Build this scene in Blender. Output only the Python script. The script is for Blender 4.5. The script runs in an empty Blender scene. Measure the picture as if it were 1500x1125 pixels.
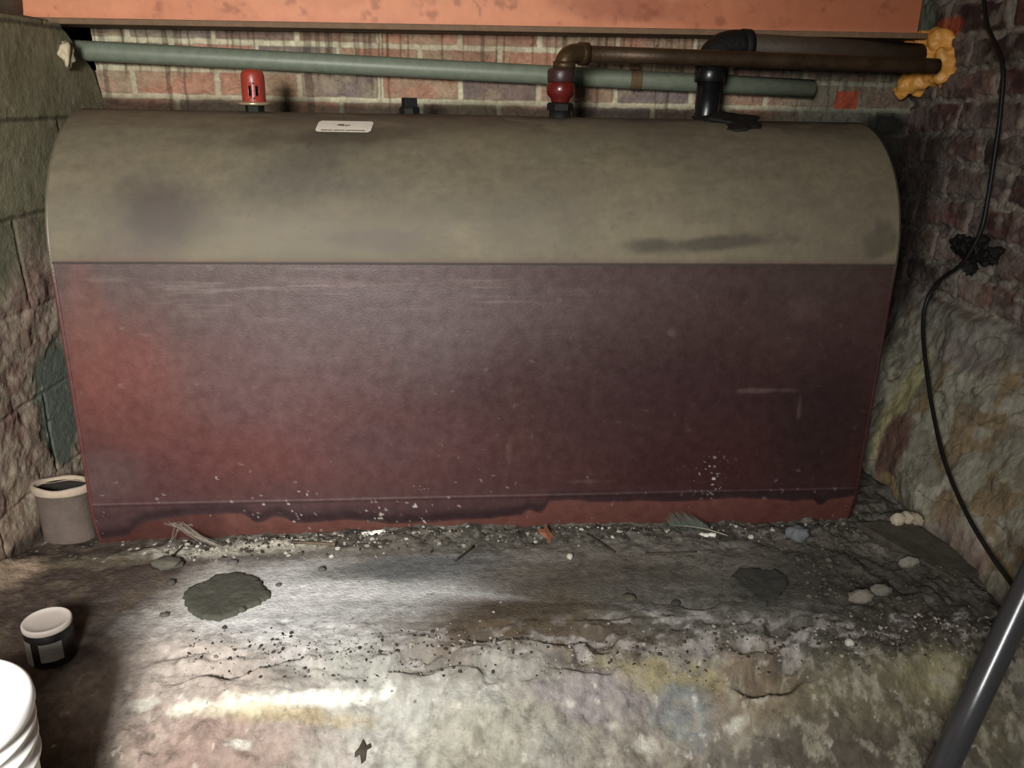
import bpy, math, random
import numpy as np
from mathutils import Vector, Matrix, Euler
PI = math.pi
random.seed(7)
col = bpy.context.scene.collection

# ------------------------------------------------------------------ noise
_T = {}
def _tab(seed):
    if seed not in _T:
        _T[seed] = np.random.default_rng(seed + 11).random((256, 256))
    return _T[seed]
def vn(x, y, seed=0):
    t = _tab(seed)
    xi = np.floor(x).astype(int); yi = np.floor(y).astype(int)
    fx = x - xi; fy = y - yi
    fx = fx * fx * fx * (fx * (fx * 6 - 15) + 10); fy = fy * fy * fy * (fy * (fy * 6 - 15) + 10)
    a = t[xi & 255, yi & 255]; b = t[(xi + 1) & 255, yi & 255]
    c = t[xi & 255, (yi + 1) & 255]; d = t[(xi + 1) & 255, (yi + 1) & 255]
    return (a * (1 - fx) + b * fx) * (1 - fy) + (c * (1 - fx) + d * fx) * fy
def fbm(x, y, s, o=4, seed=0, g=.55):
    r = 0; a = 1; n = 0
    x = np.asarray(x, float) * s; y = np.asarray(y, float) * s
    for i in range(o):
        r = r + a * vn(x + 17.3 * i, y - 9.1 * i, seed + i); n += a
        a *= g; x = x * 2.03; y = y * 2.03
    return r / n
def ridged(x, y, s, o=4, seed=0):
    r = 0; a = 1; n = 0
    x = np.asarray(x, float) * s; y = np.asarray(y, float) * s
    for i in range(o):
        r = r + a * (1 - np.abs(2 * vn(x + 7.7 * i, y + 3.1 * i, seed + i) - 1)); n += a
        a *= .5; x = x * 2.1; y = y * 2.1
    return r / n
def ss(a, b, x):
    t = np.clip((x - a) / (b - a), 0, 1); return t * t * (3 - 2 * t)
def blob(x, y, cx, cy, rx, ry, soft=.35, rag=.5, ns=18, seed=0, rot=0):
    dx = x - cx; dy = y - cy
    if rot:
        c, s = math.cos(rot), math.sin(rot); dx, dy = dx * c + dy * s, -dx * s + dy * c
    d = np.hypot(dx / rx, dy / ry) + rag * 2 * (fbm(x, y, ns, 4, 40 + seed) - .5)
    return 1 - ss(1 - soft, 1 + soft, d)
def cells(u, v, s, prob, r0, r1, seed=0, rag=.5):
    u = u + (fbm(u, v, 1.2 / s * 2, 2, 400 + seed) - .5) * s * rag; v = v + (fbm(u, v, 1.2 / s * 2, 2, 404 + seed) - .5) * s * rag
    i = np.floor(u / s).astype(int); j = np.floor(v / s).astype(int)
    A = _tab(500 + seed); B_ = _tab(501 + seed); D = _tab(502 + seed); E_ = _tab(503 + seed)
    i2 = (i * 7 + (j >> 3) * 31) & 255; j2 = (j * 3 + (i >> 4) * 17) & 255
    rr = (r0 + (r1 - r0) * D[i2, j2] ** 3)
    cu = (i + .5) * s + (A[i2, j2] - .5) * (s - 2 * rr); cv = (j + .5) * s + (B_[i2, j2] - .5) * (s - 2 * rr)
    return (1 - ss(.45, 1.05, np.hypot(u - cu, v - cv) / rr)) * (E_[i2, j2] < prob)
def lin(c):
    c = np.asarray(c, float) / 255.
    return np.where(c <= .04045, c / 12.92, ((c + .055) / 1.055) ** 2.4)
def mixc(c, m, new):
    m = np.asarray(m)[..., None]
    return c * (1 - m) + lin(new) * m

# ------------------------------------------------------------------ materials
def mat(name, rgb=None, rough=.8, metal=0, attr=False, mott=.18, mscale=40, bump=.15, bscale=120, bdist=.004,
        spec=.35, rvar=0, coat=0):
    m = bpy.data.materials.new(name); m.use_nodes = True
    nt = m.node_tree; N = nt.nodes; L = nt.links
    b = N['Principled BSDF']; b.inputs['Roughness'].default_value = rough; b.inputs['Metallic'].default_value = metal
    b.inputs['Specular IOR Level'].default_value = spec
    b.inputs['Coat Weight'].default_value = coat
    tc = N.new('ShaderNodeTexCoord')
    n1 = N.new('ShaderNodeTexNoise'); n1.inputs['Scale'].default_value = mscale; n1.inputs['Detail'].default_value = 8
    n1.inputs['Roughness'].default_value = .65
    L.new(tc.outputs['Object'], n1.inputs['Vector'])
    mr = N.new('ShaderNodeMapRange'); mr.inputs['From Min'].default_value = .3; mr.inputs['From Max'].default_value = .7
    mr.inputs['To Min'].default_value = 1 - mott; mr.inputs['To Max'].default_value = 1 + mott
    L.new(n1.outputs['Fac'], mr.inputs['Value'])
    vm = N.new('ShaderNodeVectorMath'); vm.operation = 'MULTIPLY'
    if attr:
        at = N.new('ShaderNodeAttribute'); at.attribute_name = 'Tone'; L.new(at.outputs['Color'], vm.inputs[0])
    else:
        c = lin(rgb); vm.inputs[0].default_value = (c[0], c[1], c[2])
    L.new(mr.outputs['Result'], vm.inputs[1]); L.new(vm.outputs[0], b.inputs['Base Color'])
    if rvar:
        m2 = N.new('ShaderNodeMapRange'); m2.inputs['From Min'].default_value = .3; m2.inputs['From Max'].default_value = .7
        m2.inputs['To Min'].default_value = rough - rvar; m2.inputs['To Max'].default_value = rough + rvar
        L.new(n1.outputs['Fac'], m2.inputs['Value']); L.new(m2.outputs['Result'], b.inputs['Roughness'])
    if bump:
        n2 = N.new('ShaderNodeTexNoise'); n2.inputs['Scale'].default_value = bscale; n2.inputs['Detail'].default_value = 6
        n2.inputs['Roughness'].default_value = .6
        L.new(tc.outputs['Object'], n2.inputs['Vector'])
        bp = N.new('ShaderNodeBump'); bp.inputs['Strength'].default_value = bump; bp.inputs['Distance'].default_value = bdist
        L.new(n2.outputs['Fac'], bp.inputs['Height']); L.new(bp.outputs['Normal'], b.inputs['Normal'])
    return m

# ------------------------------------------------------------------ mesh helpers
def link(o, parent=None):
    col.objects.link(o)
    if parent: o.parent = parent
    return o
def meshobj(name, vs, fs, m, parent=None, smooth=True):
    me = bpy.data.meshes.new(name); me.from_pydata([tuple(v) for v in vs], [], fs)
    if smooth: me.polygons.foreach_set('use_smooth', [True] * len(me.polygons))
    me.materials.append(m); me.update()
    return link(bpy.data.objects.new(name, me), parent)
def gridobj(name, P, tone, m, parent=None, keep=None, flip=False, smooth=True):
    """P: (nu,nv,3) points, tone: (nu,nv,3) linear colour"""
    nu, nv = P.shape[:2]
    idx = np.arange(nu * nv).reshape(nu, nv)
    q = np.stack([idx[:-1, :-1], idx[1:, :-1], idx[1:, 1:], idx[:-1, 1:]], -1)
    if flip: q = q[..., ::-1]
    q = q.reshape(-1, 4) if keep is None else q[keep[:-1, :-1]]
    me = bpy.data.meshes.new(name)
    me.vertices.add(nu * nv); me.vertices.foreach_set('co', P.reshape(-1).astype(np.float32))
    me.loops.add(q.size); me.loops.foreach_set('vertex_index', q.reshape(-1).astype(np.int32))
    me.polygons.add(len(q)); me.polygons.foreach_set('loop_start', (np.arange(len(q)) * 4).astype(np.int32))
    me.update(calc_edges=True); me.validate()
    if tone is not None:
        a = me.color_attributes.new('Tone', 'FLOAT_COLOR', 'POINT')
        c = np.ones((nu * nv, 4), np.float32); c[:, :3] = np.clip(tone, 0.002, 1).reshape(-1, 3)
        a.data.foreach_set('color', c.reshape(-1))
    if smooth: me.polygons.foreach_set('use_smooth', [True] * len(me.polygons))
    me.materials.append(m)
    return link(bpy.data.objects.new(name, me), parent)
def tag(o, label=None, cat=None, group=None, kind=None):
    if label: o['label'] = label
    if cat: o['category'] = cat
    if group: o['group'] = group
    if kind: o['kind'] = kind
    return o
def empty(name, loc, label, cat, group=None):
    o = bpy.data.objects.new(name, None); o.location = loc; link(o); o.empty_display_size = .05
    return tag(o, label, cat, group)
def frame(d):
    d = Vector(d).normalized(); a = Vector((0, 0, 1)) if abs(d.z) < .9 else Vector((0, 1, 0))
    u = d.cross(a).normalized(); return u, d.cross(u).normalized()
def tube(path, r, n=20, cap=True, wob=0):
    """path of points, r scalar or list"""
    pts = [Vector(p) for p in path]; R = r if hasattr(r, '__len__') else [r] * len(pts)
    vs = []; fs = []; u = None
    for i, p in enumerate(pts):
        d = (pts[min(i + 1, len(pts) - 1)] - pts[max(i - 1, 0)]).normalized()
        if u is None: u, v = frame(d)
        else:
            u = (u - d * u.dot(d)).normalized(); v = d.cross(u).normalized()
        for k in range(n):
            a = 2 * PI * k / n
            rr = R[i] * (1 + (random.random() - .5) * wob)
            vs.append(p + (u * math.cos(a) + v * math.sin(a)) * rr)
    for i in range(len(pts) - 1):
        for k in range(n):
            fs.append((i * n + k, i * n + (k + 1) % n, (i + 1) * n + (k + 1) % n, (i + 1) * n + k))
    if cap:
        fs.append(tuple(range(n))[::-1]); fs.append(tuple(range((len(pts) - 1) * n, len(pts) * n)))
    return vs, fs
def lathe(prof, n=40, loc=(0, 0, 0), phase=0):
    """prof [(r,z)...]"""
    vs = []; fs = []; m = len(prof)
    for r, z in prof:
        for k in range(n):
            a = 2 * PI * k / n + phase; vs.append((loc[0] + r * math.cos(a), loc[1] + r * math.sin(a), loc[2] + z))
    for i in range(m - 1):
        for k in range(n):
            fs.append((i * n + k, i * n + (k + 1) % n, (i + 1) * n + (k + 1) % n, (i + 1) * n + k))
    fs.append(tuple(range(n))[::-1]); fs.append(tuple(range((m - 1) * n, m * n)))
    return vs, fs
def box(x0, x1, y0, y1, z0, z1):
    vs = [(x, y, z) for x in (x0, x1) for y in (y0, y1) for z in (z0, z1)]
    fs = [(0, 1, 3, 2), (4, 6, 7, 5), (0, 4, 5, 1), (2, 3, 7, 6), (0, 2, 6, 4), (1, 5, 7, 3)]
    return vs, fs
def merge(parts):
    V = []; F = []
    for vs, fs in parts:
        o = len(V); V += list(vs); F += [tuple(i + o for i in f) for f in fs]
    return V, F
def bevel(o, w=.002, seg=2):
    b = o.modifiers.new('bevel', 'BEVEL'); b.width = w; b.segments = seg; b.limit_method = 'ANGLE'; b.angle_limit = .6
    return o
def arc(c, r, a0, a1, n, u, v):
    c = Vector(c); u = Vector(u); v = Vector(v)
    return [c + u * (r * math.cos(a0 + (a1 - a0) * i / n)) + v * (r * math.sin(a0 + (a1 - a0) * i / n)) for i in range(n + 1)]
def lump(rx, ry, rz, seed=0, amp=.25, sub=3, sc=1.6, flat=False):
    """knobbly closed stone-like mesh (unit icosphere pushed by noise)"""
    import bmesh
    from mathutils import noise
    bm = bmesh.new(); bmesh.ops.create_icosphere(bm, subdivisions=sub, radius=1)
    vs = []
    for v in bm.verts:
        p = v.co.copy(); k = 1 + amp * 2 * noise.noise(p * sc + Vector((seed * 3.7, seed * 1.3, 0))) + amp * .6 * noise.noise(p * sc * 3 + Vector((seed, 9, 1)))
        q = p * k
        if flat: q.z = max(q.z, -.35)
        vs.append((q.x * rx, q.y * ry, q.z * rz))
    fs = [tuple(v.index for v in f.verts) for f in bm.faces]; bm.free()
    return vs, fs

# ------------------------------------------------------------------ ground shape (concrete ledge that breaks down towards the front)
def ground_base(x, y):
    x = np.asarray(x, float); y = np.asarray(y, float)
    left = 1 - ss(-.62, -.42, x)
    ye = -.335 + .02 * np.sin(x * 5) - .015 * np.sin(x * 13 + 1)
    d = ye - y
    soft = .025 * np.logaddexp(0, d / .025)
    full = -soft * .85
    dl = -.30 - y
    lz = -.03 * np.logaddexp(0, dl / .03) * .38 - .01
    return full * (1 - left) + lz * left
def ground(x, y):
    x = np.asarray(x, float); y = np.asarray(y, float)
    z = ground_base(x, y)
    ye = -.335 + .02 * np.sin(x * 5) - .015 * np.sin(x * 13 + 1)
    smooth = blob(x, y, -.35, -.17, .33, .12, .4, .3, 8, 1)
    smooth = np.maximum(smooth, blob(x, y, .25, -.21, .62, .10, .4, .3, 8, 2))
    rough = 1 - .93 * smooth
    edge = np.exp(-((y - ye + .01) / .045) ** 2) * ss(-.6, -.45, x)
    z = z + (fbm(x, y, 5, 4, 3) - .5) * .022 * rough + (fbm(x, y, 22, 4, 9) - .5) * .012 * rough
    z = z + (fbm(x * .55, y * 1.7, 38, 4, 13) - .5) * .016 * edge
    z = z - .018 * edge * ss(.58, .74, fbm(x * .5, y * 1.4, 16, 3, 19))
    face = ss(.02, .10, ye - y)
    z = z + face * ((fbm(x, y, 9, 4, 23) - .5) * .03 + (fbm(x, y, 60, 3, 29) - .5) * .006)
    rub = ss(-.075, -.02, y) * ss(-.8, -.6, x)
    z = z + rub * ((ridged(x, y, 26, 3, 31) - .55) * .016 + .004)
    rgt = ss(.55, .72, x) * ss(-.45, -.3, y)
    z = z + rgt * ((fbm(x * 1.5, y, 14, 4, 37) - .5) * .04)
    # a thumb-size dimple and the rise at the foot of the left wall
    z = z + .035 * np.exp(-(((x + .93) / .07) ** 2 + ((y + .09) / .06) ** 2))
    z = z - .004 * np.exp(-(((x - DIMP[0]) / .008) ** 2 + ((y - DIMP[1]) / .008) ** 2))
    # near-black hollow at the broken edge, right of centre
    z = z - .035 * blob(x, y, HOL[0], HOL[1], .05, .018, .6, .3, 30, 3)
    return z
DIMP = (-0.358, -0.280)
HOL = (0.439, -0.391)
def gz(x, y): return float(ground(np.array([x]), np.array([y]))[0])

def nonuni(segs):
    out = []
    for a, b, n in segs: out += list(np.linspace(a, b, n, endpoint=False))
    out.append(segs[-1][1]); return np.array(out)

# ------------------------------------------------------------------ FLOOR
X, Y = np.meshgrid(nonuni([(-1.25, -1.02, 12), (-1.02, 1.05, 760), (1.05, 1.2, 8)]),
                   nonuni([(-1.6, -.78, 60), (-.78, .08, 360), (.08, .6, 40)]), indexing='ij')
Z = ground(X, Y)
C = np.ones(X.shape + (3,)) * lin((112, 106, 98))
n1 = fbm(X, Y, 7, 5, 51); n2 = fbm(X, Y, 30, 4, 57); n3 = fbm(X, Y, 90, 3, 61)
ye = -.335 + .02 * np.sin(X * 5) - .015 * np.sin(X * 13 + 1)
face = ss(.0, .06, ye - Y)
C = mixc(C, face * .8, (136, 130, 117))
C = mixc(C, face * ss(.42, .70, n1) * .6, (98, 88, 74))
C = mixc(C, face * ss(.45, .75, n2) * .6, (150, 141, 130))
C = mixc(C, face * (1 - ss(.26, .50, n2)) * .3, (90, 82, 72))
C = mixc(C, face * ss(.45, .65, fbm(X, Y, 14, 4, 66)) * .45 * (1 - ss(-.3, .0, X)), (140, 112, 104))
# trowelled grey cement and stains on the ledge
def B(c, px, rx, ry, colr, k=1, soft=.35, rag=.4, ns=18, seed=0, rot=0):
    return mixc(c, k * blob(X, Y, px[0], px[1], rx, ry, soft, rag, ns, seed, rot), colr)
C = B(C, (-0.339, -0.222), .31, .12, (204, 203, 200), .95, .45, .25, 9, 1)
C = B(C, (-0.571, -0.167), .10, .09, (184, 178, 168), .7, .5, .4, 14, 2)
C = B(C, (-0.204, -0.131), .15, .035, (102, 102, 98), .8, .5, .4, 14, 3)
C = B(C, (-0.104, -0.125), .12, .05, (96, 97, 97), .8, .5, .4, 14, 4)
C = B(C, (0.067, -0.295), .27, .07, (76, 64, 48), .92, .5, .35, 9, 5)
C = B(C, (-0.040, -0.380), .14, .05, (92, 78, 66), .8, .5, .5, 14, 6)
C = B(C, (0.157, -0.174), .2, .05, (78, 72, 62), .7, .5, .4, 9, 7)
C = B(C, (0.421, -0.265), .25, .075, (90, 88, 82), .8, .5, .35, 9, 8)
C = B(C, (0.500, -0.368), .14, .03, (62, 60, 56), .7, .5, .5, 14, 9)
C = B(C, (0.710, -0.239), .22, .16, (66, 62, 56), .85, .5, .5, 9, 10)
C = B(C, (0.729, -0.381), .2, .12, (60, 56, 48), .85, .5, .5, 9, 11)
# trowel streaks
stk = fbm(X * .35 + Y * .2, Y * 3.2, 24, 4, 71)
flat = (1 - face) * blob(X, Y, .0, -.19, .72, .13, .3, .2, 9, 4)
C = C * (1 + (flat * (stk - .5) * .7)[..., None])
C = mixc(C, flat * .7 * blob(X, Y, -0.104, -0.204, .14, .010, .8, .3, 20, 21, -.22), (178, 178, 176))
C = mixc(C, flat * .6 * blob(X, Y, *(0.263, -0.287), .045, .004, .8, .3, 20, 22, -.5), (160, 158, 150))
C = mixc(C, flat * .5 * blob(X, Y, *(-0.197, -0.260), .09, .014, .8, .5, 20, 23, .0), (176, 176, 174))
# soil: brown along left, dark joint under tank
brown = 1 - ss(-.66, -.53, X + .10 * (fbm(X, Y, 8, 4, 81) - .5) + ss(-.3, -.05, Y) * -.05)
C = mixc(C, brown * .93, (66, 54, 47))
C = mixc(C, brown * .5 * ss(.52, .66, n2), (96, 84, 70))
C = mixc(C, brown * .45 * ss(.55, .7, n1), (44, 36, 31))
C = B(C, (-0.880, -0.095), .05, .045, (152, 132, 112), .85, .5, .5, 18, 30)
C = B(C, (-0.753, -0.054), .10, .02, (112, 104, 84), .6, .5, .5, 18, 31)
rub = ss(-.085, -.045, Y + .03 * (n1 - .5))
C = mixc(C, rub * .7 * ss(-.75, -.6, X), (88, 84, 76))
C = mixc(C, rub * ss(.45, .68, fbm(X, Y, 45, 4, 91)) * .7, (48, 44, 38))
C = mixc(C, rub * cells(X, Y, .012, .25, .001, .005, 1) * (1 - ss(-.2, .3, X) * .6) * .9, (180, 174, 160))
C = mixc(C, rub * blob(X, Y, *(-0.495, -0.038), .16, .02, .6, .6, 40, 32) * .7, (186, 180, 164))
# broken edge: dark cracks and whitish crumbs
edge = np.exp(-((Y - ye + .012) / .05) ** 2) * ss(-.56, -.42, X)
C = mixc(C, edge * ss(.50, .66, fbm(X * .5, Y * 1.5, 42, 4, 101)) * .75, (58, 51, 46))
C = mixc(C, edge * ss(.52, .70, fbm(X * .6, Y * 1.4, 48, 4, 107)) * .7, (160, 154, 150))
C = B(C, HOL, .055, .018, (24, 21, 18), .9, .5, .4, 30, 33)
# patches on the face
def S(c, px, rx, ry, colr, k=1, soft=.35, rag=.5, ns=24, seed=0, rot=0):
    return B(c, px, rx, ry, colr, k, soft, rag, ns, seed, rot)
C = S(C, (-0.126, -0.437), .24, .09, (176, 175, 166), .8, .5, .5, 14, 41)
C = S(C, (-0.535, -0.377), .16, .08, (172, 160, 150), .8, .5, .5, 14, 42)
C = S(C, (-0.417, -0.459), .15, .045, (150, 128, 118), .7, .5, .6, 24, 43)
C = S(C, (-0.413, -0.419), .070, .011, (226, 222, 204), 1, .6, .9, 50, 44)
C = S(C, (-0.273, -0.405), .085, .008, (232, 229, 216), 1, .6, .9, 50, 45, .12)
C = S(C, (-0.332, -0.428), .11, .010, (176, 160, 120), .6, .5, .6, 24, 46)
C = S(C, (0.250, -0.379), .085, .022, (150, 140, 106), .8, .5, .9, 34, 47, -.1)
C = S(C, (0.287, -0.424), .050, .036, (126, 129, 128), .9, .35, .5, 40, 48)
C = S(C, (0.144, -0.408), .09, .03, (142, 134, 136), .7, .5, .6, 24, 49)
C = S(C, (0.425, -0.406), .07, .05, (128, 112, 92), .7, .5, .6, 24, 50)
C = S(C, (0.612, -0.454), .19, .07, (104, 98, 78), .8, .5, .6, 14, 51)
C = S(C, (0.729, -0.400), .07, .03, (138, 132, 100), .7, .5, .6, 14, 52)
C = S(C, (0.522, -0.485), .2, .035, (66, 58, 54), .7, .5, .8, 14, 53)
C = S(C, (-0.044, -0.465), .1, .04, (150, 146, 128), .6, .5, .8, 14, 54)
for i, (c, r) in enumerate([((-0.003, -0.398), .014), ((0.105, -0.418), .012), ((0.218, -0.463), .02), ((0.412, -0.413), .016),
                            ((0.372, -0.439), .018), ((-0.184, -0.427), .010), ((-0.397, -0.463), .016), ((-0.543, -0.405), .018), ((0.172, -0.440), .014)]):
    C = S(C, c, r * .9, r * .42, (200, 196, 184), .75, .6, .9, 60, 60 + i)
spk = cells(X, Y, .020, .35, .001, .006, 5, .9)
C = mixc(C, face * spk * .6, (196, 190, 178))
spk = cells(X, Y, .026, .40, .001, .006, 9, .8)
C = mixc(C, spk * .55, (54, 48, 44))
mo = fbm(X, Y, 46, 5, 310, .7)
C = mixc(C, face * .65 * ss(.50, .68, mo) * ss(-.1, .4, X), (150, 144, 128))
C = mixc(C, face * .40 * (1 - ss(.28, .50, mo)), (84, 76, 66))
C = mixc(C, (1 - face) * .5 * (1 - ss(.32, .48, fbm(X, Y, 60, 4, 316, .7))) * ss(-.1, .5, X), (48, 45, 40))
C = C * (1 + ((n3 - .5) * .5)[..., None])
M_floor = mat('rough_cement_ground', attr=True, rough=.9, mott=.22, mscale=75, bump=.7, bscale=180, bdist=.004, spec=.2)
tag(gridobj('floor', np.stack([X, Y, Z], -1), C, M_floor), kind='structure')

# ------------------------------------------------------------------ BACK WALL (brick)
def bricks(u, v, L_, H_, mort, u0=0, v0=0, rag=.002, seed=0, wob=0.0):
    """returns (brickness 0..1, id hash 0..1, id2)"""
    v = v + (fbm(u, v, 3, 2, 120 + seed) - .5) * wob + (fbm(u, v, 40, 3, 124 + seed) - .5) * rag * 2
    u = u + (fbm(u, v, 40, 3, 127 + seed) - .5) * rag * 2
    r = np.floor((v - v0) / H_)
    off = np.where(np.mod(r, 2) == 0, 0, L_ / 2)
    c = np.floor((u - u0 - off) / L_)
    fu = (u - u0 - off) - c * L_; fv = (v - v0) - r * H_
    d = np.minimum(np.minimum(fu, L_ - fu), np.minimum(fv, H_ - fv)) - mort / 2
    b = ss(-.0015, .003, d)
    t = _tab(200 + seed)
    return b, t[(r.astype(int) * 7) & 255, (c.astype(int) * 13) & 255], t[(r.astype(int) * 5 + 3) & 255, (c.astype(int) * 11 + 5) & 255]
X, Z = np.meshgrid(nonuni([(-1.2, -.86, 30), (-.86, 1.06, 900), (1.06, 1.2, 5)]), nonuni([(-.1, .7, 50), (.7, 1.02, 190), (1.02, 1.6, 20)]), indexing='ij')
b, h1, h2 = bricks(X, Z, .182, .0585, .011, -.770, .812, .0015, 1)
rough = fbm(X, Z, 60, 4, 130)
Yw = .56 + (1 - b) * .004 - (rough - .5) * .004 * (b + .6) + ss(.62, .7, fbm(X, Z, 50, 3, 133)) * .004 * b
rc = [np.array(lin(c)) for c in [(166, 124, 104), (144, 120, 106), (180, 130, 106), (134, 120, 114), (162, 132, 112)]]
Cb = np.zeros(X.shape + (3,))
for i, c in enumerate(rc): Cb[(h1 * 5).astype(int) == i] = c
Cb = Cb * (.75 + .5 * h2)[..., None]
C = Cb * b[..., None] + (1 - b)[..., None] * lin((206, 198, 168))
C = mixc(C, .55 * ss(.5, .62, fbm(X, Z, 9, 4, 140)) * b, (164, 152, 124))      # mortar smears on the brick
C = mixc(C, .35 * ss(.45, .6, fbm(X, Z, 5, 3, 141)), (150, 124, 104))
# dark drips from the beam
dr = vn(X * 150 + 1.0 * fbm(X, Z, 20, 2, 150), X * 0, 151)
ln = .72 + .25 * vn(X * 30, X * 0 + 3, 152)
C = mixc(C, .5 * ss(.74, .88, dr) * ss(-.02, .02, Z - ln), (62, 52, 42))
C = mixc(C, .5 * ss(.70, .82, vn(X * 170, X * 0 + 8, 153)) * ss(-.02, .02, Z - .86), (78, 62, 48))
# grime and gap shade painted just above the tank, grey damp to the right
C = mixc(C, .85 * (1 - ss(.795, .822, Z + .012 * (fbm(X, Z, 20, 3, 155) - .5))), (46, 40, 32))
C = mixc(C, .7 * ss(.62, .85, X + .2 * (fbm(X, Z, 8, 3, 156) - .5)), (92, 94, 84))
C = mixc(C, .9 * blob(X, Z, *(0.858, 0.844), .026, .022, .25, .2, 40, 2), (150, 66, 48)) if False else C
RB = (0.887, 0.834)
C = mixc(C, .95 * (np.abs(X - RB[0]) < .028) * (np.abs(Z - RB[1]) < .020), (158, 74, 54))
C = C * (1 + (rough - .5) * .5)[..., None]
C = C * (.80 + .4 * fbm(X, Z, 160, 3, 159))[..., None]
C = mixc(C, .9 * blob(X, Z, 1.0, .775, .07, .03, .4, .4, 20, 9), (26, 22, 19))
C = mixc(C, .9 * (1 - ss(.74, .78, Z)) * ss(.8, .9, X), (30, 26, 22))  # soot and gap shade painted in the corner past the tank
hole = ~((X < -.848) & (Z > .862) & (Z < .96))
M_brick = mat('old_brick', attr=True, rough=.92, mott=.14, mscale=120, bump=.4, bscale=300, bdist=.002, spec=.2)
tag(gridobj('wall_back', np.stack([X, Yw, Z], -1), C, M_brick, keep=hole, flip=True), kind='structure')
M_recess = mat('shaded_recess', (34, 29, 25), rough=.95, bump=.5, bscale=60, bdist=.01)  # near-black tone paints the shade inside wall pocket and pipe bore
v, f = box(-1.2, -.835, .575, .9, .84, .98); f = [q for q in f if q != (0, 4, 5, 1)]
tag(meshobj('trim_1', v, f, M_recess, smooth=False), kind='structure')

# ------------------------------------------------------------------ LEFT WALL (rendered block)
ys = nonuni([(-1.6, -.2, 30), (-.2, .562, 260)]); ts = nonuni([(0, 1, 420)])
Yl, T = np.meshgrid(ys, ts, indexing='ij')
tz = .012 * (fbm(Yl, Yl * 0, 25, 3, 160) - .5) * 2
top = np.interp(Yl, [-1.6, .42, .45, .475, .50, .535, .56], [.955, .95, .935, .905, .885, .855, .80]) + tz * ss(.3, .5, Yl)
Zl = -.15 + T * (top + .15)
xb = np.interp(Yl, [-1.6, -.1, .56], [-1.03, -.905, -.842])
b, h1, h2 = bricks(Yl, Zl, .42, .172, .006, .15, .768 - .172 * 4, .002, 3)
ren = fbm(Yl, Zl, 12, 5, 165); fine = fbm(Yl, Zl, 55, 4, 166)
lowz = 1 - ss(.38, .5, Zl + .16 * (ren - .5) - .12 * ss(.0, .2, Yl))
patch = blob(Yl, Zl, 0.194, 0.216, .075, .13, .15, .25, 20, 3, .0)
patch = np.maximum(patch, 0)
xl = xb + (fine - .5) * .002 + lowz * (1 - patch) * ((ren - .5) * .014 + .004 + (fbm(Yl, Zl, 26, 3, 169) - .5) * .006) - (1 - b) * .002
C = np.ones(Yl.shape + (3,)) * lin((138, 133, 106))
C = mixc(C, .5 * ss(.42, .66, ren), (150, 144, 118)); C = mixc(C, .5 * ss(.42, .70, fbm(Yl, Zl, 22, 3, 171)), (112, 108, 84))
C = mixc(C, (1 - b) * .6, (44, 40, 34))
C = mixc(C, .9 * lowz * (1 - patch), (150, 130, 116))
C = mixc(C, .7 * lowz * (1 - patch) * ss(.42, .66, fbm(Yl, Zl, 20, 4, 173)), (168, 154, 134))
C = mixc(C, .6 * lowz * (1 - patch) * ss(.48, .68, fbm(Yl, Zl, 34, 4, 174)), (120, 84, 78))
C = mixc(C, .9 * patch, (106, 114, 104))
C = mixc(C, .6 * (1 - lowz) * ss(.45, .5, Zl) * (1 - ss(.5, .62, Zl)), (94, 96, 80))
C = mixc(C, .7 * cells(Yl, Zl, .018, .3, .001, .004, 21, .8) * (.15 + lowz), (190, 180, 160))
C = mixc(C, .7 * cells(Yl, Zl, .024, .3, .001, .005, 25, .8) * (.1 + lowz), (50, 42, 36))
# pale crack down the render
cr = np.abs(Yl - (0.399 + .012 * (fbm(Zl, Zl * 0, 20, 3, 180) - .5) * 2))
C = mixc(C, .7 * (1 - ss(.001, .004, cr)) * ss(.80, .82, Zl) * (1 - ss(.89, .91, Zl)), (132, 128, 104))
C = mixc(C, .9 * blob(Yl, Zl, .05, .63, .03, .05, .3, .4, 20, 8), (70, 44, 38))
C = mixc(C, .9 * (1 - ss(.0, .03, Zl - .0)) , (70, 62, 52))
M_render = mat('stained_render', attr=True, rough=.93, mott=.14, mscale=70, bump=.5, bscale=180, bdist=.003, spec=.2)
tag(gridobj('wall_left', np.stack([xl, Yl, Zl], -1), C, M_render), kind='structure')
# wall head: the stepped-back masonry above the left wall
v, f = box(-1.3, -.875, -1.6, .42, .95, .955)
tag(meshobj('trim_2', v, f, mat('grey_mortar', (112, 104, 88), rough=.95, bump=.6, bscale=50, bdist=.006), smooth=False), kind='structure')
Yh, Zh = np.meshgrid(np.linspace(-1.6, .56, 120), np.linspace(.95, 1.6, 60), indexing='ij')
C = np.ones(Yh.shape + (3,)) * lin((104, 98, 84)); C = C * (.7 + .6 * fbm(Yh, Zh, 14, 4, 185))[..., None]
tag(gridobj('wall_left_upper', np.stack([-.955 + .02 * fbm(Yh, Zh, 9, 4, 186), Yh, Zh], -1), C, M_render), kind='structure')

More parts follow.
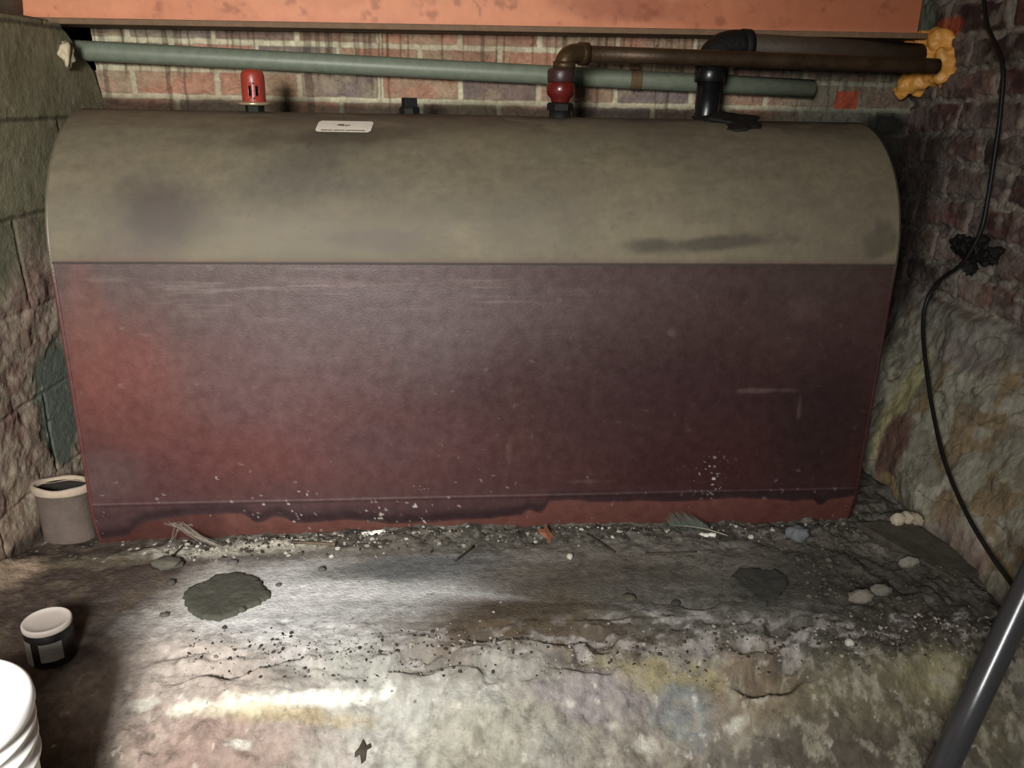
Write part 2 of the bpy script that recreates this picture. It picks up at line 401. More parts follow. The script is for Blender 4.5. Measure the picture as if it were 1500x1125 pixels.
# ------------------------------------------------------------------ RIGHT WALL (brick above rubble foundation)
Yr, Zr = np.meshgrid(nonuni([(-1.6, -.5, 20), (-.5, .60, 420)]), nonuni([(-.5, -.12, 40), (-.12, 1.08, 460), (1.08, 1.6, 20)]), indexing='ij')
b, h1, h2 = bricks(Yr, Zr, .215, .072, .016, .02, .405, .009, 5, .045)
found = 1 - ss(.395, .415, Zr + .03 * (fbm(Yr, Zr, 9, 3, 190) - .5))
bulge = 1 - ss(.0, .43, Zr)
xr = np.interp(Yr, [-.5, .3, .6], [1.035, 1.04, 1.045])
xr = xr - bulge * .125 - found * .012
xr = xr + (1 - found) * ((1 - b) * .007 - (fbm(Yr, Zr, 34, 4, 192) - .5) * .009 + (h2 - .5) * .006)
xr = xr - found * ((fbm(Yr, Zr, 7, 4, 195) - .5) * .04 + (fbm(Yr, Zr, 30, 4, 196) - .5) * .008)
rc = [np.array(lin(c)) for c in [(98, 68, 62), (80, 56, 52), (98, 82, 76), (62, 50, 46), (110, 86, 78)]]
Cb = np.zeros(Yr.shape + (3,))
for i, c in enumerate(rc): Cb[(h1 * 5).astype(int) == i] = c
C = Cb * b[..., None] + (1 - b)[..., None] * lin((124, 117, 106))
C = mixc(C, .7 * ss(.42, .64, fbm(Yr, Zr, 16, 4, 200)), (104, 94, 88))
C = mixc(C, .6 * ss(.50, .68, fbm(Yr * .7, Zr * 1.4, 26, 4, 202)), (48, 38, 36))
C = mixc(C, .6 * ss(.54, .74, fbm(Yr, Zr, 24, 4, 204)), (128, 120, 108))
cf = np.ones(Yr.shape + (3,)) * lin((122, 118, 104))
cf = mixc(cf, .8 * ss(.48, .6, fbm(Yr, Zr, 10, 4, 206)), (136, 132, 118))
cf = mixc(cf, .7 * ss(.54, .62, fbm(Yr, Zr, 14, 4, 208)), (104, 84, 54))
cf = mixc(cf, .6 * ss(.55, .63, fbm(Yr, Zr, 20, 4, 210)), (88, 80, 68))
cf = mixc(cf, .8 * blob(Yr, Zr, 0.215, 0.167, .04, .12, .3, .3, 14, 5), (136, 130, 92))
cf = mixc(cf, .95 * blob(Yr, Zr, 0.163, 0.088, .05, .085, .2, .25, 14, 6), (84, 62, 54))
cf = mixc(cf, .9 * blob(Yr, Zr, 0.135, 0.009, .045, .035, .2, .25, 14, 7), (124, 106, 72))
cf = mixc(cf, .8 * blob(Yr, Zr, -0.149, 0.026, .10, .05, .5, .5, 14, 8), (112, 96, 88))
cf = mixc(cf, .8 * blob(Yr, Zr, 0.098, 0.334, .12, .03, .4, .5, 14, 9), (104, 94, 90))
cf = mixc(cf, .8 * (1 - ss(.33, .42, Zr)) * 0 + .6 * ss(.33, .38, Zr), (98, 94, 90))
cr = np.abs(fbm(Yr, Zr, 6, 4, 212) - .5)
cf = mixc(cf, .7 * (1 - ss(.0, .012, cr)), (62, 56, 46))
C = mixc(C, .9 * blob(Yr, Zr, 0.435, 0.994, .05, .02, .3, .3, 20, 11), (150, 74, 50))
C = mixc(C, .9 * blob(Yr, Zr, 0.544, 1.013, .04, .03, .3, .3, 20, 12), (110, 114, 98))
C = C * (1 - found)[..., None] + cf * found[..., None]
C = mixc(C, .85 * ss(.33, .43, Yr + .05 * (fbm(Yr, Zr, 12, 3, 215) - .5)) * (1 - ss(.74, .80, Zr + .03 * (fbm(Yr, Zr, 14, 3, 216) - .5))), (34, 28, 25))  # same gap shade with soot, painted on the right wall
C = mixc(C, .6 * (1 - ss(.0, .04, Zr - ground_base(xr, Yr))), (70, 62, 54))
C = C * (1.1 + .5 * fbm(Yr, Zr, 120, 3, 214))[..., None]
M_rw = mat('old_brick_and_rubble', attr=True, rough=.92, mott=.2, mscale=60, bump=.6, bscale=170, bdist=.004, spec=.2)
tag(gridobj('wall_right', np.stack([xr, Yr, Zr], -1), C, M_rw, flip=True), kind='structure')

# ------------------------------------------------------------------ CEILING
M_ceil = mat('dark_floor_boards', (70, 58, 46), rough=.9)
v, f = box(-1.3, 1.3, -1.3, .9, 1.6, 1.63)
tag(meshobj('ceiling', v, f, M_ceil, smooth=False), kind='structure')

# ------------------------------------------------------------------ OIL TANK
L2 = .76; R = .244; HS = .545; HL = .0785
tank = empty('oil_tank', (0, 0, 0), 'large maroon steel oil tank with a khaki dust-covered rounded top, long side to the wall', 'oil tank')
# curved top sheet
S_, X_ = np.meshgrid(np.linspace(-.004, R * PI, 260), np.linspace(-L2 + .004, L2 - .004, 520), indexing='ij')
ph = S_ / R; r_ = R + .0016 - .0012 * (S_ > 99)
wav = (fbm(X_, S_, 2.2, 2, 220) - .5) * .004
P = np.stack([X_, R - (r_ + wav) * np.cos(ph), HS + (r_ + wav) * np.sin(ph)], -1)
C = np.ones(X_.shape + (3,)) * lin((110, 101, 81))
a1 = fbm(X_, S_, 3.2, 5, 225); a2 = fbm(X_, S_, 9, 5, 229)
C = mixc(C, .5 * ss(.42, .66, a1), (92, 85, 72)); C = mixc(C, .3 * ss(.42, .7, a2), (108, 101, 84))
C = mixc(C, .25 * ss(.5, .7, fbm(X_ * .3, S_, 20, 4, 233)), (94, 84, 72))
def TB(c, xy, rx, ry, colr, k=.6, soft=.5, rag=.4, ns=9, seed=0, rot=0):
    return mixc(c, k * blob(X_, S_, xy[0], xy[1], rx, ry, soft, rag, ns, seed, rot), colr)
C = mixc(C, .35 * ss(.5, .7, fbm(X_ * .5, S_ * 1.4, 26, 4, 241, .65)), (90, 82, 66))
C = TB(C, (-0.571, 0.080), .085, .055, (68, 59, 53), .85, .7, .5, 12, 1)
C = TB(C, (-0.336, 0.164), .10, .05, (76, 72, 62), .6, .6, .6, 12, 2, .6)
C = TB(C, (-0.288, 0.138), .12, .025, (88, 82, 72), .6, .6, .6, 12, 3, .0)
C = TB(C, (-0.269, 0.249), .13, .025, (70, 62, 50), .75, .5, .6, 14, 4, .1)
C = TB(C, (-0.025, 0.103), .15, .03, (90, 83, 70), .5, .6, .6, 12, 5)
C = TB(C, (0.398, 0.037), .11, .012, (62, 56, 48), .8, .5, .8, 14, 6, .05)
C = TB(C, (0.723, 0.046), .03, .03, (74, 66, 56), .7, .5, .9, 30, 7)
C = TB(C, (-0.218, 0.041), .10, .02, (84, 74, 68), .5, .6, .6, 12, 8)
C = TB(C, (-0.620, 0.016), .06, .03, (88, 76, 70), .5, .6, .6, 12, 9)
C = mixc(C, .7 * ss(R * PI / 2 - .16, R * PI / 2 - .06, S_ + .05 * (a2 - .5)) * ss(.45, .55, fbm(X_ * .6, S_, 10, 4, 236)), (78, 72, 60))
C = mixc(C, .85 * ss(R * PI / 2 - .06, R * PI / 2 - .01, S_ + .06 * (a2 - .5)), (58, 50, 40))  # dirt and gap shade painted along the crest of the top
C = mixc(C, .25 + .0 * X_, (112, 98, 84)) if False else C
C = mixc(C, .35 * cells(X_, S_, .035, .5, .001, .006, 13, .8), (84, 74, 62))
C = mixc(C, .5 * (1 - ss(.0, .012, S_)), (96, 74, 66))
C = mixc(C, .85 * (1 - ss(.0002, .0022, S_)), (44, 34, 30))  # thin shadow of the sheet lap, painted in
M_dust = mat('dusty_steel', attr=True, rough=.62, mott=.13, mscale=45, bump=.22, bscale=330, bdist=.0012, spec=.35, rvar=.06)
o = gridobj('top_sheet', P, C, M_dust, tank)
o['label'] = 'khaki dust-covered rounded top sheet'
# flat side, curling under at the lower seam
prof = []
n_flat = 260
zz = np.concatenate([np.linspace(HS + .004, HL, n_flat, endpoint=False), HL - R * np.sin(np.linspace(0, .9, 70))])
yy = np.concatenate([np.zeros(n_flat), R * (1 - np.cos(np.linspace(0, .9, 70)))])
Zt, X_ = np.meshgrid(zz, np.linspace(-L2 + .004, L2 - .004, 640), indexing='ij')
Yt = np.broadcast_to(yy[:, None], Zt.shape).copy()
Yt = Yt + (fbm(X_, Zt, 2.0, 2, 240) - .5) * .005 * ss(0, .05, HS - Zt)
Yt = Yt - .0008 * np.exp(-((Zt - HL - .0) / .0022) ** 2)
C = np.ones(X_.shape + (3,)) * lin((68, 39, 37))
t1 = fbm(X_, Zt, 2.6, 5, 245); t2 = fbm(X_, Zt, 8, 5, 249)
C = mixc(C, .5 * ss(.42, .66, t1), (66, 42, 42))
lit_left = 1 - ss(-.55, .55, X_ + .1 * (t1 - .5))
C = C * (.62 + .5 * lit_left)[..., None]  # light falloff put into the paint: right end darker
C = mixc(C, .75 * ss(.26, .54, Zt + .08 * (t1 - .5)) * (.35 + .65 * lit_left), (82, 70, 66))  # dust and broad sheen painted on the upper side, fading right
C = mixc(C, .45 * ss(.45, .62, t2) * ss(.2, .4, Zt) * (.3 + .7 * lit_left), (76, 62, 60))
def FB(c, xz, rx, rz, colr, k=.6, soft=.5, rag=.35, ns=7, seed=0, rot=0):
    return mixc(c, k * blob(X_, Zt, xz[0], xz[1], rx, rz, soft, rag, ns, 20 + seed, rot), colr)
C = FB(C, (-0.308, 0.212), .22, .07, (84, 48, 44), .6, .7, .4, 7, 14)
C = FB(C, (-0.678, 0.338), .12, .12, (100, 57, 50), .8, .6, .35, 7, 1)
C = FB(C, (-0.712, 0.427), .035, .10, (100, 60, 52), .6, .6, .3, 7, 2)
C = FB(C, (-0.717, 0.477), .03, .09, (92, 66, 60), .5, .6, .3, 7, 2)
C = FB(C, (-0.647, 0.251), .055, .055, (84, 48, 44), .7, .6, .5, 12, 3)
C = FB(C, (-0.462, 0.179), .14, .05, (84, 46, 43), .6, .6, .4, 7, 4)
C = FB(C, (-0.400, 0.335), .16, .10, (92, 70, 70), .5, .7, .3, 7, 5)
C = FB(C, (-0.150, 0.425), .20, .10, (88, 74, 74), .6, .8, .4, 5, 6)  # soft sheen patch with dust, painted into the maroon
C = FB(C, (-0.206, 0.196), .14, .06, (62, 46, 48), .5, .7, .4, 7, 7)
C = FB(C, (0.054, 0.262), .05, .10, (64, 38, 34), .6, .7, .4, 7, 8)
C = FB(C, (0.370, 0.314), .30, .10, (48, 28, 28), .7, .7, .4, 5, 9)
C = FB(C, (0.387, 0.126), .12, .06, (46, 22, 23), .6, .7, .4, 7, 10)
C = FB(C, (0.660, 0.196), .10, .14, (36, 24, 25), .7, .6, .4, 7, 11)
C = FB(C, (-0.729, 0.135), .07, .05, (80, 64, 62), .6, .6, .4, 9, 12)
C = FB(C, (0.614, 0.515), .10, .04, (64, 54, 48), .5, .6, .5, 9, 13)
C = mixc(C, .75 * (1 - ss(.04, .12, Zt + .03 * (t2 - .5))) * (.4 + .5 * lit_left), (56, 44, 46))
# bare red primer strip above the ground
lim = .031 + .006 * ss(-.3, .2, X_) + .014 * fbm(X_, X_ * 0, 6, 4, 252) * 2 - .018 + .03 * ss(.52, .6, fbm(X_, X_ * 0, 5, 3, 254)) - .02 * ss(-.5, -.75, X_)
red = 1 - ss(-.002, .002, Zt - lim)
C = mixc(C, .95 * red * ss(-.55, -.5, X_ + 0 * X_), (92, 58, 51))
C = mixc(C, .95 * red * (1 - ss(-.55, -.5, X_)) * .7, (78, 42, 35))
C = mixc(C, .6 * red * ss(-.2, .7, X_), (80, 44, 40))
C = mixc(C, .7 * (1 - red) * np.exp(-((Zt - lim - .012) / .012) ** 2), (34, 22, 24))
# scratches, chalky spots
C = mixc(C, .30 * ss(.56, .66, fbm(X_ * 6, Zt * .6, 10, 4, 256)) * ss(.3, .5, 1 - Zt), (122, 104, 98)) if False else C
wh = cells(X_, Zt, .022, .22, .0012, .0045, 17, .6) * (.2 + .8 * (1 - ss(.06, .18, Zt))) * (1 - .6 * ss(.0, .4, X_))
C = mixc(C, .6 * wh, (150, 140, 136))
sc_ = ss(.60, .75, fbm(X_ * .25, Zt * 5, 30, 3, 262)) * ss(.38, .50, Zt) * blob(X_, Zt, -.35, .49, .4, .05, .8, .6, 8, 3)
C = mixc(C, .25 * sc_, (140, 124, 118))
for i, (c, rx, rz, k, rot) in enumerate([((-0.257, 0.507), .11, .006, .5, -.06), ((-0.038, 0.511), .06, .005, .4, -.05), ((0.521, 0.296), .05, .004, .5, 0), ((0.610, 0.255), .004, .03, .4, 0),
        ((-0.621, 0.414), .012, .0012, .8, -.1), ((0.340, 0.413), .006, .007, .6, .6), ((0.767, 0.238), .002, .05, .2, 0), ((0.036, 0.177), .006, .02, .4, 0), ((0.194, 0.108), .04, .004, .35, 0), ((0.595, 0.462), .03, .02, .25, 0)]):
    C = FB(C, c, rx, rz, (116, 96, 90), k * .5, .7, .9, 45, 30 + i, rot)
cl_ = sum(blob(X_, Zt, c[0], c[1], rr0, rr0 * 1.2, .6, .6, 20, i) for i, (c, rr0) in enumerate([((-0.368, 0.066), .030), ((-0.449, 0.063), .022), ((-0.227, 0.050), .022), ((-0.443, 0.038), .020), ((-0.524, 0.131), .010), ((0.445, 0.110), .03), ((-0.383, 0.032), .012), ((-0.131, 0.055), .03)]))
C = mixc(C, .8 * np.clip(cl_, 0, 1) * cells(X_, Zt, .0095, .42, .0010, .0042, 31, .9), (186, 178, 170))
# lap shade painted at the upper seam, dark and pale lines at the lower
C = mixc(C, .55 * np.exp(-((Zt - HS + .001) / .0022) ** 2), (54, 44, 38))
C = mixc(C, .45 * np.exp(-((Zt - HL + .0025) / .0018) ** 2), (34, 24, 24))
C = mixc(C, .15 * np.exp(-((Zt - HL - .0012) / .0014) ** 2), (120, 96, 92))
P = np.stack([X_, Yt, Zt], -1)
M_maroon = mat('maroon_paint', attr=True, rough=.40, mott=.17, mscale=42, bump=.30, bscale=300, bdist=.0014, spec=.5, rvar=.07)
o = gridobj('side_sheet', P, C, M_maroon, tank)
o['label'] = 'maroon painted flat side'
# plain back, hidden from the photo's side
Zt2, X2 = np.meshgrid(np.linspace(HS, .0, 6), np.linspace(-L2, L2, 6), indexing='ij')
gridobj('back_sheet', np.stack([X2, np.full(X2.shape, 2 * R), Zt2], -1), np.ones(X2.shape + (3,)) * lin((84, 54, 52)), M_maroon, tank, flip=True)
# dished ends with a rolled rim
def obround(off, n=40, zb=-.04):
    p = [(-off, zb)]
    for i in range(13): p.append((-off, zb + (HS - zb) * i / 12.)) if i else None
    for i in range(1, n + 1):
        a = PI * i / n; p.append((R - (R + off) * math.cos(a), HS + (R + off) * math.sin(a)))
    p.append((2 * R + off, zb))
    return [(y + (R * (1 - math.sqrt(max(0, 1 - ((HL - z) / R) ** 2))) if z < HL and y < R else 0), z) for y, z in p]
for s in (-1, 1):
    rings = [(.0012, L2 - .0055), (.0020, L2 - .003), (.0022, L2), (-.002, L2 + .002), (-.010, L2 - .002), (-.05, L2 + .004), (-.12, L2 + .007), (-.20, L2 + .008)]
    V = []; F = []; n = len(obround(0))
    for off, x in rings:
        for (y, z) in obround(off): V.append((s * x, y, z))
    for i in range(len(rings) - 1):
        for k in range(n - 1):
            q = (i * n + k, i * n + k + 1, (i + 1) * n + k + 1, (i + 1) * n + k); F.append(q if s > 0 else q[::-1])
    q = tuple(range((len(rings) - 1) * n, len(rings) * n)); F.append(q if s < 0 else q[::-1])
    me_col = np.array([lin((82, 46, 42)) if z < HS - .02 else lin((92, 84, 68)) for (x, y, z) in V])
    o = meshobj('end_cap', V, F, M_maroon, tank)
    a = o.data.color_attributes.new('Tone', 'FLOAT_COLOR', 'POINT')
    cc = np.ones((len(V), 4), np.float32); cc[:, :3] = me_col * (.45 if s > 0 else 1); a.data.foreach_set('color', cc.reshape(-1))  # right cap darkened to carry the painted light falloff
# sticker, bent to the curved top
SX, SS = (-0.265, 0.277)
M_stick = mat('white_sticker', (214, 206, 190), rough=.5, mott=.05, bump=0)
M_print = mat('worn_print', (96, 88, 76), rough=.7, mott=.2, bump=0)
def on_top(x, s, h):
    a = s / R; return (x, R - (R + h) * math.cos(a), HS + (R + h) * math.sin(a))
s0 = 0.2576; s1 = 0.3004
hw = .050; sm = (s0 + s1) / 2; hs = (s1 - s0) / 2
V = []; F = []
cols = 24
for i in range(cols + 1):
    t = -1 + 2 * i / cols; e = max(0, (abs(t) * hw - (hw - .006)) / .006); k = hs - .006 * (1 - math.sqrt(max(0, 1 - e * e)))
    for j in range(5):
        sj = sm + k * (-1 + 2 * j / 4); V.append(on_top(SX + t * hw + (sj - sm) * .12, sj, .0036))
for i in range(cols):
    for j in range(4): F.append((i * 5 + j, i * 5 + j + 1, (i + 1) * 5 + j + 1, (i + 1) * 5 + j)[::-1])
st = meshobj('sticker', V, F, M_stick, tank); st['label'] = 'small white worn sticker with faded print'
parts = []
rr = random.Random(3)
def dash(xa, xb, sa, sb):
    vs = [on_top(SX + xa, sa, .0040), on_top(SX + xb, sa, .0040), on_top(SX + xb, sb, .0040), on_top(SX + xa, sb, .0040)]
    return vs, [(0, 1, 2, 3)]
x = -.041
for w in (.018, .004, .018, .004, .034):
    if w > .005:
        xx = x
        while xx < x + w: parts.append(dash(xx, xx + .0022, s0 + .0030 + rr.random() * .0008, s0 + .0072)); xx += .0029
    x += w
for k in range(9):
    xx = -.014 + k * .0026; parts.append(dash(xx, xx + .0024, sm - .002 + rr.random() * .004, sm + .003 + rr.random() * .004))
v, f = merge(parts); meshobj('print', v, f, M_print, st, smooth=False)

# red vent cap with slots, on a flat brass collar
M_redp = mat('red_enamel', (146, 56, 44), rough=.35, mott=.15, mscale=90, bump=.15, spec=.5)
M_ring = mat('dull_brass', (190, 172, 140), rough=.3, metal=.6, mott=.2, bump=.1)
M_black = mat('black_iron', (22, 22, 20), rough=.65, mott=.2, bump=.3, spec=.25)
M_slot = mat('dark_slot', (18, 8, 6), rough=.9, bump=0)
vx, vy = -.445, R; zt = HS + R
vc = bpy.data.objects.new('vent_cap', None); vc.location = (vx, vy, zt); link(vc, tank); vc.empty_display_size = .03
vc['label'] = 'red slotted vent cap on the left of the tank top'
# slotted dome: real openings cut through a thin wall
CA = math.radians(-78.5)
def slotted(prof, n, cut, th=.003):
    vs = []; fs = []; m = len(prof)
    for lay in (0, 1):
        for r, z in prof:
            for k in range(n):
                a = 2 * PI * (k - 6) / n + CA; rr_ = max(r - lay * th, .0005); vs.append((rr_ * math.cos(a), rr_ * math.sin(a), z - (lay * th * .5 if z > .04 else 0)))
    N1 = m * n
    for i in range(m - 1):
        for k in range(n):
            if cut(i, k): continue
            a, b_, c_, d_ = i * n + k, i * n + (k + 1) % n, (i + 1) * n + (k + 1) % n, (i + 1) * n + k
            fs.append((a, b_, c_, d_)); fs.append((N1 + d_, N1 + c_, N1 + b_, N1 + a))
            for (di, dk, e0, e1) in ((-1, 0, a, b_), (1, 0, c_, d_), (0, -1, d_, a), (0, 1, b_, c_)):
                if 0 <= i + di < m - 1 and cut(i + di, (k + dk) % n): fs.append((e1, e0, N1 + e0, N1 + e1))
    return vs, fs
rv = .0220
prof = [(rv * .98, .019), (rv, .022), (rv, .030), (rv, .048), (rv, .056), (rv * .99, .064), (rv * .95, .070), (rv * .82, .075), (rv * .5, .0775), (.001, .078)]
cut = lambda i, k: i == 2 and (k % 12 in (1, 2, 3, 8, 9, 10)) and (k // 12) % 2 == 0
v, f = slotted(prof, 72, cut); o = meshobj('cap_body', v, f, M_redp, vc)
v, f = lathe([(.003, .001), (.013, .001), (.013, .062), (.003, .063)], 24); meshobj('stem', v, f, M_slot, vc)
v, f = lathe([(.010, .012), (.028, .013), (.0310, .0145), (.0310, .0175), (.027, .0190), (.012, .0190)], 48); meshobj('collar', v, f, M_ring, vc)
v, f = lathe([(.018, -.012), (.018, .0125)], 6); meshobj('hex_base', v, f, M_black, vc, smooth=False)
for zz_ in (.0255, .0525):
    v, f = lathe([(.0002, -.001), (.0016, -.001), (.0016, .0012), (.0002, .0012)], 12)
    o = meshobj('rivet', v, f, M_slot, vc); o.rotation_euler = (PI / 2, 0, math.radians(11.5)); o.location = ((rv + .0002) * math.cos(CA), (rv + .0002) * math.sin(CA), zz_)
# square black plug
pg = bpy.data.objects.new('plug', None); pg.location = (-.150, R + .02, zt - .001); link(pg, tank); pg.empty_display_size = .03
pg['label'] = 'black square-headed plug'; pg.rotation_euler = (0, 0, .35)
v, f = lathe([(.021, -.012), (.021, .013), (.019, .016), (.010, .016)], 8); meshobj('plug_base', v, f, M_black, pg, smooth=False)
v, f = box(-.0125, .0125, -.0125, .0125, .015, .033); bevel(meshobj('plug_head', v, f, M_black, pg, smooth=False), .0015)

# ------------------------------------------------------------------ PIPES
M_green = mat('grey_green_pipe_paint', (122, 130, 112), rough=.45, mott=.16, mscale=50, bump=.25, bscale=200, bdist=.001, spec=.5)
M_tan = mat('rusty_strap', (104, 84, 60), rough=.7, mott=.25, bump=.4)
gp = empty('wall_pipe', (-.827, .5, .901), 'long grey-green pipe running along the brick wall behind the tank', 'pipe')
dx = Vector((1.599, 0, -.044)); 
def gpt(t): return Vector((-.827, .5, .901)) + dx * t - Vector((-.827, .5, .901))
v, f = tube([gpt(-.18) , gpt(0), gpt(.25), gpt(.5), gpt(.75), gpt(1.0)], .0205, 32)
meshobj('pipe', v, f, M_green, gp)
tx = .738  # strap position
c = gpt(tx)
pts = [c + Vector((0, 0, .0)) for _ in range(1)]
v1, f1 = tube([c + Vector((-.013, 0, .0003)), c + Vector((.013, 0, -.0003))], .0222, 32)
v2, f2 = box(c.x - .008, c.x + .008, c.y - .003, c.y + .0, c.z + .015, c.z + .050)
v3, f3 = box(c.x - .008, c.x + .008, c.y - .002, c.y + .055, c.z + .046, c.z + .050)
v, f = merge([(v1, f1), (v2, f2), (v3, f3)]); bevel(meshobj('strap', v, f, M_tan, gp, smooth=False), .001)['label'] = 'tan rusty strap'

# copper pipe with elbow and red bulbous fitting
M_cop = mat('tarnished_copper', (84, 66, 44), rough=.42, metal=.55, mott=.3, mscale=30, bump=.25, spec=.4)
M_copd = mat('dark_copper', (72, 56, 40), rough=.45, metal=.4, mott=.35, mscale=24, bump=.25, spec=.4)
M_redd = mat('dark_red_fitting', (92, 26, 22), rough=.28, mott=.15, bump=.1, spec=.6)
cp = empty('copper_pipe', (.147, R, HS + R), 'brown copper pipe rising from a red fitting and elbowing right into the orange foam', 'pipe')
O = Vector((.147, R, HS + R))
zu = Vector((0, 0, 1)); E0 = Vector((0.176, 0.270, 0.910)) - O; E1 = Vector((0.985, 0.365, 0.907)) - O
d = (E1 - E0).normalized()
p_top = Vector((.002, 0, .070))
corner = Vector((E0.x - .022, E0.y * .5, E0.z))
# elbow: from vertical up to pipe direction
def bez(a, b_, c_, n):
    return [a * (1 - t) ** 2 + b_ * 2 * t * (1 - t) + c_ * t * t for t in [i / n for i in range(n + 1)]]
ea = Vector((.006, .004, .101)); ec = E0 + d * .018; eb = Vector((ea.x + .003, ea.y, ec.z + .002))
v, f = tube(bez(ea, eb, ec, 14), .0188, 28); o = meshobj('elbow', v, f, M_cop, cp)
v1, f1 = tube([ea - Vector((0, 0, .010)), ea + Vector((0, 0, .004))], .0222, 28); v2, f2 = tube([ec - d * .010, ec + d * .010], .0218, 28)
v, f = merge([(v1, f1), (v2, f2)]); meshobj('elbow_collar', v, f, M_cop, cp)
v, f = tube([ec + d * .0, ec + d * .2, ec + d * .5, E1 - d * .02, E1 + d * .0], .0158, 28); meshobj('pipe', v, f, M_copd, cp)
v, f = lathe([(.012, .029), (.0175, .029), (.0180, .032), (.0195, .036), (.0258, .043), (.0278, .050), (.0278, .060), (.0252, .064), (.0248, .066)], 40)
o = meshobj('fitting_bulb', v, f, M_redd, cp); o['label'] = 'dark red bulbous fitting'
v, f = lathe([(.0248, .066), (.0266, .069), (.0270, .086), (.0245, .092), (.0120, .093)], 40)
o = meshobj('fitting_top', v, f, mat('dark_oxide', (58, 38, 36), rough=.4, mott=.2, bump=.15, spec=.5), cp)
v, f = lathe([(.026, .014), (.026, .026), (.022, .029), (.012, .029)], 6); o = meshobj('hex_nut', v, f, M_black, cp, smooth=False)
v, f = lathe([(.022, -.014), (.021, .014)], 24); meshobj('boss', v, f, M_black, cp)

# black fill pipe: vertical stub, collar, elbow behind the copper pipe, wide brown pipe into the foam
M_blackg = mat('glossy_black_pipe', (20, 21, 22), rough=.30, mott=.1, bump=.1, spec=.6)
M_wide = mat('brown_painted_pipe', (74, 62, 50), rough=.6, mott=.15, bump=.25)
M_tar = mat('black_tar', (20, 17, 14), rough=.7, mott=.3, bump=.6, bscale=90, bdist=.006)
FY = .362
FX = (0.482, 0.362, 0.837)[0]
fp = empty('fill_pipe', (FX, FY, HS + R - .02), 'thick black vertical pipe with collar and elbow turning right as a wide brown pipe', 'pipe')
v, f = lathe([(.021, -.02), (.0265, -.01), (.0255, .03), (.0250, .100), (.012, .100)], 36, (0, 0, 0)); meshobj('riser', v, f, M_blackg, fp)
v, f = lathe([(.020, .094), (.0300, .094), (.0320, .097), (.0320, .118), (.030, .122), (.020, .122)], 40); meshobj('collar', v, f, M_blackg, fp)
W0 = Vector((0.551, 0.372, 0.937)) - Vector((FX, FY, HS + R - .02)); W1 = Vector((0.987, 0.450, 0.931)) - Vector((FX, FY, HS + R - .02))
dw = (W1 - W0).normalized()
v, f = tube(bez(Vector((0, 0, .115)), Vector((-.004, 0, W0.z + .004)), W0, 14), [.027] + [.0325] * 13 + [.030], 32); meshobj('elbow', v, f, M_tar, fp)
v, f = tube([W0 - dw * .005, W0 + dw * .012], .0345, 32); meshobj('elbow_collar', v, f, M_tar, fp)
v, f = tube([W0, W0 + dw * .2, W1], .0265, 32); o = meshobj('wide_pipe', v, f, M_wide, fp); o['label'] = 'wide brown pipe'
v, f = lump(.070, .064, .019, 4, .30, 4); o = meshobj('tar_bed', v, f, M_tar, fp); o.location = (.004, -.128, .013); o.rotation_euler = (.10, .02, 0)
o['label'] = 'lumpy black sealant around the pipe foot'

# ------------------------------------------------------------------ BEAM
YB = .42
beam = empty('steel_beam', (0, YB + .05, .96), 'orange primed steel beam spanning the top above the tank', 'beam')
Xb, Zb = np.meshgrid(np.linspace(-.955, .985, 400), np.linspace(.0, .30, 90), indexing='ij')
C = np.ones(Xb.shape + (3,)) * lin((230, 152, 112))
q1 = fbm(Xb, Zb, 5, 5, 270)
C = mixc(C, .35 * ss(.5, .62, q1), (204, 124, 86)); C = mixc(C, .5 * ss(.2, .8, Xb + .4 * (q1 - .5)), (156, 80, 50))  # blotches, then light falloff painted as a darker right end
C = mixc(C, .5 * ss(.60, .80, fbm(Xb, Zb, 40, 3, 274)), (140, 80, 58))
C = mixc(C, .5 * (1 - ss(.004, .02, Zb)) , (214, 138, 104))
C = mixc(C, .6 * blob(Xb, Zb, .30, .05, .12, .03, .6, .6, 12, 3), (150, 78, 56))
cr = np.abs(Xb - (-.02 + .02 * np.sin(Zb * 60) + .3 * (Zb - .03)))
C = mixc(C, .6 * (1 - ss(.001, .003, cr)) * ss(.02, .03, Zb), (140, 84, 66))
M_or = mat('orange_primer', attr=True, rough=.55, mott=.07, mscale=30, bump=.2, bscale=150, bdist=.001, spec=.4)
slope = np.interp(Xb, [-.955, .985], [-.004, .014])
gridobj('web', np.stack([Xb, np.full(Xb.shape, -.002), Zb + slope], -1), C, M_or, beam, flip=True)['label'] = 'orange primed web'
M_fl = mat('brown_flange', (124, 98, 74), rough=.7, mott=.2, mscale=40, bump=.35)
def sl(vs): return [(x, y, z + float(np.interp(x, [-.955, .985], [-.004, .014]))) for x, y, z in vs]
v, f = box(-.955, .985, -.050, .052, -.009, .003); bevel(meshobj('bottom_flange', sl(v), f, M_fl, beam, smooth=False), .002)
v, f = box(-.955, .985, -.050, .052, .30, .312); bevel(meshobj('top_flange', sl(v), f, M_fl, beam, smooth=False), .002)
v, f = box(-.955, .985, .0, .006, .0, .30); meshobj('web_back', sl(v), f, M_fl, beam, smooth=False)

